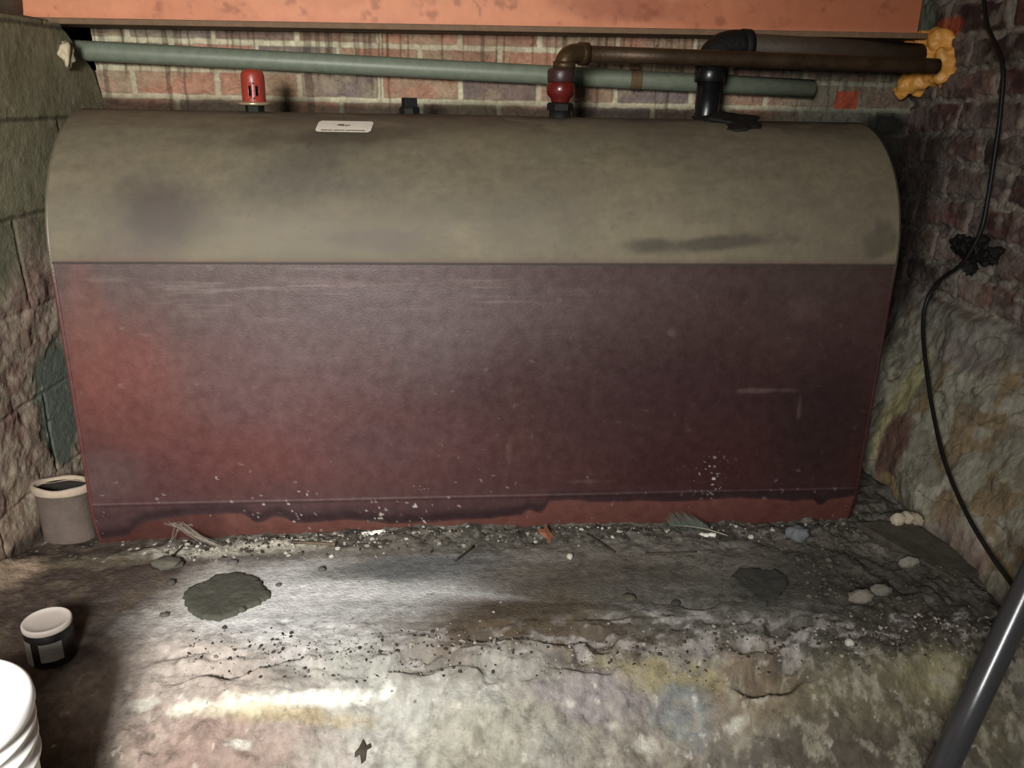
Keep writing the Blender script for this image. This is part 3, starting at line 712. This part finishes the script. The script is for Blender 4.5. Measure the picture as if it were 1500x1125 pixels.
# ------------------------------------------------------------------ FOAM
M_foam = mat('orange_foam', (240, 172, 84), rough=.4, mott=.18, mscale=40, bump=.35, bscale=90, bdist=.004, spec=.5)
parts = []
rf = random.Random(5)
def put(v, loc): return [(a + loc[0], b_ + loc[1], c_ + loc[2]) for a, b_, c_ in v]
FO = Vector((1.043, 0.460, 0.921))
for i, (p, r) in enumerate([((0.986, 0.500, 0.954), .014), ((1.006, 0.480, 0.965), .020), ((1.028, 0.450, 0.966), .028), ((1.052, 0.440, 0.955), .024), ((1.020, 0.460, 0.932), .024),
        ((1.042, 0.430, 0.920), .032), ((1.054, 0.420, 0.931), .024), ((1.051, 0.420, 0.900), .024), ((1.036, 0.430, 0.891), .022), ((1.025, 0.460, 0.889), .020), ((1.011, 0.480, 0.877), .024),
        ((0.998, 0.500, 0.874), .022), ((0.991, 0.500, 0.859), .018), ((1.023, 0.490, 0.862), .018), ((1.037, 0.460, 0.880), .014), ((1.062, 0.420, 0.909), .020), ((1.046, 0.430, 0.865), .007), ((1.047, 0.430, 0.854), .006)]):
    v, f = lump(r, r, r, i, .22, 3, 1.4); parts.append((put(v, Vector(p) - FO), f))
v, f = merge(parts)
fo = meshobj('expanding_foam', v, f, M_foam); fo.location = FO
tag(fo, 'lumpy orange expanding foam where the pipes enter the right wall', 'foam')
rm = fo.modifiers.new('remesh', 'REMESH'); rm.mode = 'VOXEL'; rm.voxel_size = .003; rm.use_smooth_shade = True
sm_ = fo.modifiers.new('smooth', 'SMOOTH'); sm_.iterations = 3
# red lintel-like brick patch and pale stone above the foam
# ------------------------------------------------------------------ CABLE and black lump on the right wall
M_cable = mat('black_cable', (26, 23, 21), rough=.5, mott=.2, bump=.1)
cpts = [(1.015, 0.321, 1.111), (1.015, 0.266, 0.991), (1.010, 0.182, 0.911), (1.008, 0.154, 0.822), (1.006, 0.142, 0.746), (1.004, 0.132, 0.654), (1.000, 0.128, 0.586), (0.990, 0.150, 0.519), (0.985, 0.206, 0.471),
        (0.975, 0.225, 0.421), (0.960, 0.197, 0.366), (0.940, 0.126, 0.296), (0.920, 0.039, 0.221), (0.890, -0.071, 0.164), (0.870, -0.184, 0.119), (0.860, -0.279, 0.090), (0.860, -0.337, 0.072), (0.860, -0.379, 0.060), (0.860, -0.473, 0.061)]
def catmull(P, n=8):
    P = [Vector(p) for p in P]; out = []
    for i in range(len(P) - 1):
        a, b_, c_, d_ = P[max(i - 1, 0)], P[i], P[i + 1], P[min(i + 2, len(P) - 1)]
        for k in range(n):
            t = k / n; out.append(.5 * ((2 * b_) + (c_ - a) * t + (2 * a - 5 * b_ + 4 * c_ - d_) * t * t + (3 * b_ - a - 3 * c_ + d_) * t ** 3))
    out.append(P[-1]); return out
v, f = tube(catmull(cpts), .0042, 10)
tag(meshobj('cable', v, f, M_cable), 'thin black cable hanging down the right-hand brick wall to the ground', 'cable')
parts = []
CL = Vector((1.012, 0.151, 0.543))
for i, (p, rx, rz) in enumerate([((1.012, 0.182, 0.546), .026, .020), ((1.012, 0.142, 0.545), .026, .022), ((1.012, 0.108, 0.537), .022, .016), ((1.012, 0.087, 0.554), .012, .010), ((1.012, 0.210, 0.550), .016, .018), ((1.012, 0.153, 0.508), .006, .014), ((1.012, 0.133, 0.571), .010, .008)]):
    v, f = lump(.014, rx, rz, 20 + i, .30, 4, 2.0); parts.append((put(v, Vector(p) - CL), f))
v, f = merge(parts); o = meshobj('tar_lump', v, f, M_tar); o.location = CL
tag(o, 'ragged black lump stuck over the cable on the right brick wall', 'lump')

# ------------------------------------------------------------------ CLAY PIPE STUB beside tank
M_clay = mat('grey_clay', (92, 80, 72), rough=.85, mott=.2, mscale=30, bump=.4)
M_rim = mat('pale_clay_rim', (160, 144, 126), rough=.8, mott=.15, bump=.4)
px_, py_ = -.829, .05
cl = empty('clay_pipe', (px_, py_, gz(px_, py_)), 'short upright clay pipe stub with a pale broken rim beside the tank\'s left end', 'pipe')
hz = .10 - gz(px_, py_)
vs = []; fs = []; n = 48
prf = [(.049, -.03), (.049, .03), (.050, hz - .02), (.0545, hz - .012)]
def rimz(a): return .0015 * math.sin(a * 2 + 1) + .001 * math.sin(a * 5)
vs, fs = lathe(prf, n); fs = fs[:-2]; meshobj('pipe_body', vs, fs, M_clay, cl)
V = []; F = []
rp = [(.0540, -.013), (.0560, -.005), (.0550, .001), (.051, .004), (.047, .001), (.045, -.006)]
for r, z in rp:
    for k in range(n):
        a = 2 * PI * k / n; V.append((r * math.cos(a), r * math.sin(a), hz + z + (rimz(a) if z > -.01 else 0)))
for i in range(len(rp) - 1):
    for k in range(n): F.append((i * n + k, i * n + (k + 1) % n, (i + 1) * n + (k + 1) % n, (i + 1) * n + k))
cl.scale = (1, .66, 1)
v, f = lathe([(.0455, -.004), (.043, -.03), (.042, -.09)], n, (0, 0, hz)); f = f[:-2] + [f[-1]]
meshobj('bore', v, f, M_recess, cl)['label'] = 'dark inside of the pipe'
meshobj('rim', V, F, M_rim, cl)['label'] = 'pale broken rim'

# ------------------------------------------------------------------ JAR
M_jar = mat('black_jar_plastic', (24, 21, 20), rough=.35, mott=.1, bump=0, spec=.5)
M_lid = mat('white_jar_lid', (186, 176, 166), rough=.5, mott=.05, bump=.05)
M_lab = mat('grey_paper_label', (128, 124, 118), rough=.7, mott=.15, bump=.1)
jx, jy = -.708, -.322
jz = gz(jx, jy) - .002
jar = empty('jar', (jx, jy, jz), 'small black jar with a white screw lid and pale labels on the dark ground', 'jar')
rj = .0345
v, f = lathe([(.004, 0), (rj - .004, 0), (rj, .004), (rj, .054), (rj - .003, .058), (rj - .003, .062), (.01, .062)], 48); meshobj('jar_body', v, f, M_jar, jar)
v, f = lathe([(rj - .004, .058), (rj + .0005, .0595), (rj + .001, .0605), (rj + .001, .0670), (rj - .0005, .0688), (rj - .0020, .0690), (rj - .0035, .0680), (rj * .6, .0672), (.001, .0670)], 56); meshobj('lid', v, f, M_lid, jar)
def wrap(a0, a1, z0, z1, r, n=12):
    vs = []; fs = []
    for i in range(n + 1):
        a = a0 + (a1 - a0) * i / n; vs += [(r * math.cos(a), r * math.sin(a), z0), (r * math.cos(a), r * math.sin(a), z1)]
    for i in range(n): fs.append((2 * i, 2 * i + 2, 2 * i + 3, 2 * i + 1))
    return vs, fs
for a0, a1, z0 in ((math.radians(212), math.radians(247), .006), (math.radians(268), math.radians(322), .014)):
    v, f = wrap(a0, a1, z0, .048 if z0 < .01 else .046, rj + .0006); meshobj('paper_label', v, f, M_lab, jar)

# ------------------------------------------------------------------ BUCKET
M_buck = mat('white_bucket_plastic', (244, 242, 236), rough=.4, mott=.02, bump=0, spec=.4)
bx_, by_, bt, rb = -.652, -.695, .185, .096
bz = gz(bx_, by_) - .012
bk = empty('bucket', (bx_, by_, bz), 'white ribbed plastic bucket with lid in the bottom left corner', 'bucket')
h = bt - bz
v, f = lathe([(.01, 0), (rb - .014, 0), (rb - .010, .006), (rb - .004, h - .085), (rb + .001, h - .083), (rb + .001, h - .078), (rb - .004, h - .076), (rb - .004, h - .060), (rb + .002, h - .058), (rb + .002, h - .052), (rb - .004, h - .050),
              (rb - .004, h - .038), (rb + .003, h - .036), (rb + .003, h - .030), (rb - .003, h - .028), (rb - .003, h - .012), (.01, h - .012)], 72)
meshobj('bucket_body', v, f, M_buck, bk)
v, f = lathe([(rb - .004, h - .018), (rb + .004, h - .018), (rb + .0055, h - .012), (rb + .0045, h - .003), (rb + .001, h), (rb - .004, h - .0005), (rb - .010, h - .004), (.001, h - .004)], 72)
meshobj('lid', v, f, M_buck, bk)

# ------------------------------------------------------------------ POLE, leaning at the bottom right
M_pole = mat('dark_grey_tube', (70, 70, 72), rough=.26, metal=.4, mott=.06, bump=.03, spec=.5)
A = Vector((0.596, -0.600, -0.133)); Bp = Vector((0.731, -0.520, 0.147))
dirp = (Bp - A).normalized()
t0 = 0
while (A - dirp * t0).z > gz((A - dirp * t0).x, (A - dirp * t0).y) and t0 < .6: t0 += .005
base = A - dirp * t0
tl = 0
while (A + dirp * tl).x < 1.0 and tl < 2: tl += .01
tip = A + dirp * tl
po = empty('metal_pole', base, 'dark grey metal tube leaning across the bottom right corner', 'pole')
v, f = tube([Vector((0, 0, 0)), (tip - base) * .3, (tip - base) * .7, tip - base], .0195, 40); meshobj('tube', v, f, M_pole, po)
v, f = tube([dirp * -.004, dirp * .03], .0212, 40); meshobj('end_ferrule', v, f, M_black, po)

# ------------------------------------------------------------------ CEMENT PATCHES (fresh, dark)
def pillow(poly, h, seed, nr=14):
    """low rounded slab whose outline follows poly, lying on the ground"""
    P_ = []; m = len(poly); rr2 = random.Random(seed)
    for i in range(m):
        a, b_ = poly[i], poly[(i + 1) % m]
        for k in range(6):
            t = k / 6; P_.append((a[0] * (1 - t) + b_[0] * t + (rr2.random() - .5) * .005, a[1] * (1 - t) + b_[1] * t + (rr2.random() - .5) * .005))
    cx = sum(p[0] for p in P_) / len(P_); cy = sum(p[1] for p in P_) / len(P_)
    P_ = [(p, math.atan2(p[1] - cy, p[0] - cx)) for p in P_]; P_.sort(key=lambda q: q[1])
    P_ = [q[0] for q in P_]; n = len(P_); V = []; F = []
    for j in range(nr + 1):
        s = 1 - .96 * j / nr
        for p in P_:
            x = cx + (p[0] - cx) * s; y = cy + (p[1] - cy) * s
            e = min(1, (1 - s) / .12); hh = h * math.sqrt(max(0, 1 - (1 - e) ** 2))
            z = gz(x, y) - .002 + hh + .0025 * e + (float(fbm(np.array([x]), np.array([y]), 60, 4, 300)[0]) - .5) * .004 * e
            V.append((x - cx, y - cy, z))
    for j in range(nr):
        for k in range(n): F.append((j * n + k, j * n + (k + 1) % n, (j + 1) * n + (k + 1) % n, (j + 1) * n + k))
    F.append(tuple(nr * n + k for k in range(n)))
    return V, F, (cx, cy, 0)
M_cem = mat('damp_cement', (74, 74, 64), rough=.85, mott=.14, mscale=60, bump=.6, bscale=140, bdist=.004)
M_cem2 = mat('damp_cement_dark', (56, 56, 50), rough=.85, mott=.14, mscale=60, bump=.6, bscale=140, bdist=.004)
patchL = [(-0.546, -0.194), (-0.547, -0.164), (-0.518, -0.148), (-0.502, -0.127), (-0.470, -0.124), (-0.423, -0.147), (-0.402, -0.181), (-0.388, -0.207), (-0.404, -0.231), (-0.423, -0.245), (-0.439, -0.260), (-0.462, -0.274), (-0.494, -0.265), (-0.523, -0.238)]
patchR = [(0.429, -0.196), (0.451, -0.170), (0.489, -0.164), (0.514, -0.178), (0.531, -0.169), (0.541, -0.202), (0.527, -0.233), (0.499, -0.261), (0.469, -0.284), (0.450, -0.279), (0.448, -0.250), (0.434, -0.228)]
v, f, c = pillow(patchL, .006, 3); o = meshobj('cement_patch', v, f, M_cem); o.location = c; tag(o, 'larger dark damp cement patch on the pale ledge at left', 'cement patch')
v, f, c = pillow(patchR, .005, 4); o = meshobj('cement_patch', v, f, M_cem2); o.location = c; tag(o, 'smaller dark damp cement patch on the ledge at right', 'cement patch')

# ------------------------------------------------------------------ DEBRIS
def stone(name, xy, rx, ry, rz, rgb, label, cat='stone', seed=0, amp=.17, rot=0, group=None, rough=.9):
    v, f = lump(rx, ry, rz, seed, amp, 3, 2.3)
    o = meshobj(name, v, f, mat(name + '_skin', rgb, rough=rough, mott=.2, mscale=80, bump=.5, bscale=200, bdist=.002))
    o.location = (xy[0], xy[1], gz(xy[0], xy[1]) + rz * .55); o.rotation_euler = (0, 0, rot)
    if 'by the board' in label: o.location.z += .011
    return tag(o, label, cat, group)
stone('stone', (0.620, -0.051), .024, .018, .017, (98, 100, 102), 'grey stone on the ground near the tank\'s right foot', seed=2)
stone('stone', (-0.578, -0.145), .008, .008, .006, (70, 64, 60), 'small dark pebble left of the larger cement patch', 'pebble', 3)
stone('stone', (-0.483, -0.091), .011, .007, .005, (92, 88, 84), 'flat grey pebble just behind the larger cement patch', 'pebble', 4)
stone('stone', (-0.560, -0.243), .008, .006, .004, (88, 82, 76), 'small pebble in front and left of the larger cement patch', 'pebble', 5)
stone('stone', (-0.314, -0.128), .007, .006, .005, (84, 82, 76), 'small pebble alone on pale cement right of the larger patch', 'pebble', 6)
stone('stone', (-0.384, -0.173), .005, .004, .003, (84, 82, 76), 'tiny pebble just right of the larger cement patch', 'pebble', 7)
stone('stone', (0.232, -0.248), .012, .010, .006, (78, 72, 60), 'flat brown pebble by the pale scratch on the ledge', 'pebble', 8)
stone('stone', (0.312, -0.261), .008, .007, .006, (52, 50, 46), 'dark pebble left of the smaller cement patch', 'pebble', 9)
stone('stone', (0.584, -0.358), .008, .007, .006, (176, 172, 160), 'white pebble in the dark crack at right', 'pebble', 10)
stone('stone', (0.527, -0.044), .006, .005, .005, (170, 164, 150), 'small pale pebble at the tank foot beside the feather', 'pebble', 11)
stone('stone', (0.147, -0.110), .006, .006, .006, (170, 164, 150), 'tiny pale pebble below the dead brown leaf', 'pebble', 12)
stone('stone', (-0.603, -0.079), .028, .018, .010, (84, 80, 70), 'flat grey stone below the cobweb at left', seed=13)
stone('stone', (0.786, -0.173), .020, .010, .012, (120, 116, 106), 'pale chip of rubble beyond the right end of the ledge', seed=14)
stone('stone', (0.639, -0.278), .024, .012, .014, (112, 106, 96), 'pale flat chip right of the smaller cement patch', seed=15)
stone('stone', (0.684, -0.263), .020, .010, .012, (104, 100, 90), 'grey chip leaning at the far right of the ledge', seed=16)
# white crumpled bits
def cluster(name, center, items, rgb, label, cat, seed):
    parts = []
    for i, (dx_, dy_, r) in enumerate(items):
        v, f = lump(r, r * .8, r * .6, seed + i, .3, 2); zz2 = gz(center[0] + dx_, center[1] + dy_) - gz(*center) + r * .3
        parts.append((put(v, (dx_, dy_, zz2)), f))
    v, f = merge(parts); o = meshobj(name, v, f, mat(name + '_white', rgb, rough=.85, mott=.08, bump=.3)); o.location = (center[0], center[1], gz(*center))
    return tag(o, label, cat)
cluster('putty_crumb', (-0.231, -0.008), [(-.014, 0, .008), (-.007, .003, .009), (0, 0, .008), (.006, .004, .010), (.013, .003, .009), (.018, .005, .006)], (236, 232, 220), 'lumpy white crumb against the tank foot left of centre', 'crumb', 30)
cluster('putty_crumb', (0.442, -0.034), [(-.012, .004, .006), (-.004, 0, .007), (.004, .001, .006), (.010, 0, .007)], (208, 206, 194), 'white crumbs lying beside the grey feather', 'crumb', 40)
stone('plaster_chip', (0.837, -0.035), .014, .012, .014, (176, 164, 142), 'pale rounded plaster chip, left one of the three by the board', 'plaster chip', 51)
stone('plaster_chip', (0.857, -0.033), .008, .016, .014, (164, 152, 132), 'pale plaster chip, middle one of the three by the board', 'plaster chip', 52, rot=.4)
stone('plaster_chip', (0.871, -0.042), .007, .016, .013, (150, 138, 118), 'pale plaster chip, right one of the three by the board', 'plaster chip', 53, rot=.5)
# dead leaves
def leaf(name, poly, center, rgb, label, tilt=(0, 0, 0), lift=.006, curl=.004):
    n = len(poly); V = [(0, 0, curl)]; F = []
    for lay, k in ((1, .5), (2, 1)):
        for i, (x, y) in enumerate(poly): V.append((x * k, y * k, curl * (1 - k) + .5 * curl * math.sin(i * 2.1) * k))
    for i in range(n):
        j = (i + 1) % n; F.append((0, 1 + i, 1 + j)); F.append((1 + i, 1 + n + i, 1 + n + j, 1 + j))
    o = meshobj(name, V, F, mat(name + '_brown', rgb, rough=.7, mott=.2, bump=.2), smooth=False)
    s = o.modifiers.new('solid', 'SOLIDIFY'); s.thickness = .0008
    o.location = (center[0], center[1], gz(*center) + lift); o.rotation_euler = tilt
    return tag(o, label, 'leaf')
leaf('dead_leaf', [(-.016, .012), (-.004, .010), (.002, .024), (.006, .012), (.010, .004), (.018, -.004), (.012, -.008), (.010, -.022), (.002, -.008), (-.006, -.004), (-.014, .002)], (0.109, -0.041), (116, 72, 52), 'curled brown dead leaf at the foot of the tank, centre', (.5, .1, 0), .010)
leaf('dead_leaf', [(.001, .016), (.005, .006), (.012, .010), (.013, .003), (.006, -.001), (.005, -.014), (0, -.019), (-.002, -.006), (-.010, -.009), (-.010, -.002), (-.004, .004)], (-0.218, -0.465), (60, 54, 44), 'small dark lobed leaf on the pale rock at the bottom', (.6, 0, 0), .006)
leaf('dead_leaf', [(-.006, .003), (-.002, .010), (.001, .003), (.006, .008), (.004, -.002), (.001, -.009), (-.003, -.003)], (-0.381, 0.030), (196, 164, 96), 'tiny yellow leaf fragment against the tank foot at left', (1.1, 0, 0), .014)
# feather
fc = (0.398, -0.051)
fe = empty('feather', (fc[0], fc[1], gz(*fc) + .014), 'grey-green frayed feather leaning on the tank foot right of centre', 'feather')
M_fea = mat('grey_green_vane', (84, 92, 82), rough=.85, mott=.15, bump=.1); M_qu = mat('pale_quill', (166, 160, 140), rough=.5, bump=0)
parts = []
q0 = Vector((.075, -.006, -.008)); q1 = Vector((-.040, .004, .012))
def qp(t): return q0.lerp(q1, t) + Vector((0, 0, .006 * math.sin(t * PI)))
v, f = tube([qp(i / 10) for i in range(11)], [.0012 - .0008 * i / 10 for i in range(11)], 6); meshobj('quill', v, f, M_qu, fe)
for i in range(30):
    t = .32 + .68 * i / 29; p = qp(t)
    for s in (-1, 1):
        ln_ = (.040 if s > 0 else .032) * (1 - .55 * max(0, (t - .6) / .4) ** 2) * (.5 + .5 * min(1, (t - .33) / .12)); w = .00065
        dv = Vector((-.62, s * .62, (.55 if s > 0 else -.15) + .2 * random.random())).normalized()
        e = p + dv * ln_ + Vector((0, 0, .002 * random.random())); wv = Vector((w, 0, 0))
        vs = [p - wv, p + wv, (p + e) / 2 + wv + Vector((0, 0, .002)), e, (p + e) / 2 - wv + Vector((0, 0, .002))]
        parts.append((vs, [(0, 1, 2, 4), (4, 2, 3)]))
v, f = merge(parts); o = meshobj('vane', v, f, M_fea, fe, smooth=False); s = o.modifiers.new('solid', 'SOLIDIFY'); s.thickness = .0002
# bolt / stick near the tank foot
def stick(name, a, b_, r, rgb, label, cat, head=False, wob=.2, lift=.004, n=8, parentable=False):
    a = Vector((a[0], a[1], gz(*a) + lift)); b_ = Vector((b_[0], b_[1], gz(*b_) + lift)); m = mat(name + '_skin', rgb, rough=.75, mott=.3, bump=.4)
    o = a.copy(); pts = [(a.lerp(b_, i / 6) - o) + Vector((0, (random.random() - .5) * r * 1.5 * wob * 4, 0)) for i in range(7)]
    v, f = tube(pts, r, n, wob=wob)
    ob = meshobj(name, v, f, m) ; ob.location = o
    return tag(ob, label, cat)
bl = empty('bolt', (0, 0, 0), 'long rusty bolt with a small head lying along the tank foot at left', 'bolt')
a = (-0.383, -0.031); b_ = (-0.300, -0.054)
A3 = Vector((a[0], a[1], gz(*a) + .007)); B3 = Vector((b_[0], b_[1], gz(*b_) + .007)); bl.location = A3
M_rust = mat('rusty_iron', (92, 80, 66), rough=.7, mott=.3, bump=.4)
v, f = tube([Vector(), (B3 - A3)], .0028, 12); meshobj('shank', v, f, M_rust, bl)
v, f = tube([(B3 - A3) * .97, (B3 - A3) * 1.04], .0056, 6); meshobj('bolt_head', v, f, M_rust, bl, smooth=False)
stick('twig', (-0.069, -0.113), (-0.033, -0.062), .0022, (48, 42, 36), 'dark curved twig on grey cement left of the brown leaf', 'twig')
stick('twig', (-0.171, -0.027), (-0.128, -0.047), .0016, (60, 52, 44), 'thin dark twig right of the white crumb', 'twig')
stick('twig', (0.193, -0.040), (0.236, -0.100), .0020, (50, 44, 36), 'dark twig on the rubble right of the brown leaf', 'twig')
stick('twig', (0.293, -0.110), (0.394, -0.108), .0018, (64, 56, 44), 'long thin twig in front of the feather', 'twig')
stick('twig', (-0.604, -0.055), (-0.588, 0.000), .0020, (52, 46, 38), 'short dark twig under the cobweb', 'twig')
# board at right: thin plank on the ground along the wall
M_board = mat('dusty_board', (70, 65, 56), rough=.9, mott=.35, mscale=40, bump=.7, bscale=60)
bp_ = [(0.757, -0.019), (0.869, -0.025), (0.921, -0.209), (0.839, -0.241)]
zb = [gz(*p) + .007 for p in bp_]
c0 = Vector((sum(p[0] for p in bp_) / 4, sum(p[1] for p in bp_) / 4, 0))
V = [(p[0] - c0.x, p[1] - c0.y, z) for p, z in zip(bp_, zb)] + [(p[0] - c0.x, p[1] - c0.y, z - .014) for p, z in zip(bp_, zb)]
F = [(0, 3, 2, 1), (4, 5, 6, 7), (0, 1, 5, 4), (1, 2, 6, 5), (2, 3, 7, 6), (3, 0, 4, 7)]
o = meshobj('board', V, F, M_board, smooth=False); o.location = c0; bevel(o, .003); tag(o, 'dusty grey board lying on the ground beside the right wall', 'board')
# white plaster chip hanging off the left wall top
o = None
v, f = lump(.012, .026, .023, 71, .4, 3, 1.8); o = meshobj('plaster_chip', v, f, mat('chip_white', (206, 192, 162), rough=.8, mott=.1, bump=.3))
o.location = (-0.842, 0.404, 0.890); o.rotation_euler = (.5, 0, .2); tag(o, 'bright white plaster chip at the top of the left wall', 'plaster chip')
# fallen edge of the broken wall top (mortar ridge from beam end down to the pipe)
# cobweb
M_web = mat('cobweb_silk', (150, 142, 128), rough=.9, bump=0)
wc = Vector((-0.600, -0.004, 0.036)); parts = []
rw = random.Random(9)
ends = [Vector((-0.525, -0.030, 0.001)), Vector((-0.547, -0.030, 0.013)), Vector((-0.607, -0.020, 0.005)), Vector((-0.622, 0.000, 0.038)), Vector((-0.508, -0.040, -0.003)), Vector((-0.586, -0.010, 0.033))]
for i in range(44):
    e = ends[rw.randrange(len(ends))] + Vector((rw.uniform(-.010, .010), 0, rw.uniform(-.005, .005))); s = wc + Vector((rw.uniform(-.010, .010), 0, rw.uniform(-.006, .006)))
    mid = (s + e) / 2 + Vector((0, rw.uniform(-.003, 0), -.004 * rw.random()))
    v, f = tube([s - wc, mid - wc, e - wc], .00022, 4); parts.append((v, f))
v, f = merge(parts); o = meshobj('cobweb', v, f, M_web); o.location = wc; tag(o, 'wispy grey cobweb strung from the tank foot to the ground at left', 'cobweb')
# uncountable crumbs
rs = random.Random(21)
def crumbs(name, pal, n, fn, label, lo, hi, seed):
    parts = []; ic = [lump(1, 1, .7, s + seed, .4, 1) for s in range(8)]
    for i in range(n):
        x, y = fn(); r = lo * (hi / lo) ** (rs.random() ** 2.2)
        v, f = ic[i % 8]; a = rs.random() * 6.28; ca, sa = math.cos(a) * r, math.sin(a) * r; s2 = .5 + rs.random() * .6
        parts.append(([(x + p[0] * ca - p[1] * sa * s2, y + p[0] * sa + p[1] * ca * s2, p[2] * r) for p in v], f, x, y))
    zs = ground(np.array([p[2] for p in parts]), np.array([p[3] for p in parts]))
    v, f = merge([([(a, b2, c2 + z + .0008) for a, b2, c2 in p[0]], p[1]) for p, z in zip(parts, zs)])
    o = meshobj(name, v, f, mat(name + '_mix', pal, rough=.9, mott=.4, mscale=60, bump=.3), smooth=False)
    return tag(o, label, 'debris', kind='stuff')
def foot(): return rs.uniform(-.62, .75), -.004 - abs(rs.gauss(0, .028))
crumbs('pale_crumbs', (158, 152, 140), 420, lambda: (lambda a: (a[0] if rs.random() < .5 else rs.uniform(-.62, -.2), a[1]))(foot()), 'pale crumbs of mortar scattered along the foot of the tank', .0012, .006, 1)
crumbs('dark_crumbs', (58, 52, 45), 700, foot, 'dark crumbs and dirt scattered along the foot of the tank', .0012, .007, 11)
crumbs('edge_rubble', (140, 133, 124), 1100, lambda: (rs.uniform(-.5, .85), -.350 + rs.gauss(0, .022)), 'grey rubble crumbs along the broken edge of the ledge', .0008, .0045, 22)
crumbs('dark_edge_dirt', (62, 55, 48), 900, lambda: (rs.uniform(-.5, .8), -.345 + rs.gauss(0, .02)), 'dark dirt crumbs caught along the broken edge of the ledge', .0008, .0042, 44)
crumbs('corner_rubble', (78, 72, 63), 420, lambda: (rs.uniform(.55, .88), rs.uniform(-.36, -.02)), 'dirty rubble crumbs in the right corner of the ledge', .0012, .0075, 33)

# ------------------------------------------------------------------ LIGHT
def area(name, loc, target, size, power, colr, sy=None, spread=PI):
    l = bpy.data.lights.new(name, 'AREA'); l.energy = power; l.color = colr; l.size = size; l.spread = spread
    if sy: l.shape = 'RECTANGLE'; l.size_y = sy
    o = bpy.data.objects.new(name, l); link(o); o.location = loc
    o.rotation_euler = (Vector(target) - Vector(loc)).to_track_quat('-Z', 'Y').to_euler(); return o
area('daylight_opening', (-.50, -2.0, .98), (-.42, -.1, .12), .30, 20.5, (1, .985, .955), .30, math.radians(95))
area('fill_light', (-.3, -2.4, 1.9), (-.1, 0, .4), .8, 6, (1, .96, .9))  # added soft fill, stands for no visible lamp
w = bpy.data.worlds.new('cellar_air'); bpy.context.scene.world = w; w.use_nodes = True
w.node_tree.nodes['Background'].inputs[0].default_value = (.75, .8, .85, 1); w.node_tree.nodes['Background'].inputs[1].default_value = .10

# ------------------------------------------------------------------ CAMERA
cam = bpy.data.cameras.new('camera'); co = bpy.data.objects.new('camera', cam); link(co)
fpx, cx, cy, cz, pit, yaw, rol = 1215.2781, -.0966, -1.4749, .8302, .3352, .0926, .0207
cam.sensor_width = 36; cam.lens = fpx / 1500 * 36; cam.clip_start = .02
F_ = Vector((math.sin(yaw) * math.cos(pit), math.cos(yaw) * math.cos(pit), -math.sin(pit)))
Rr = Vector((math.cos(yaw), -math.sin(yaw), 0)); U = Rr.cross(F_)
r = Rr * math.cos(rol) + U * math.sin(rol); u = -Rr * math.sin(rol) + U * math.cos(rol)
co.matrix_world = Matrix(((r.x, u.x, -F_.x, cx), (r.y, u.y, -F_.y, cy), (r.z, u.z, -F_.z, cz), (0, 0, 0, 1)))
sc = bpy.context.scene; sc.camera = co
sc.view_settings.view_transform = 'Standard'; sc.view_settings.look = 'None'; sc.view_settings.gamma = 1
sc.view_settings.use_curve_mapping = False; sc.view_settings.exposure = 0
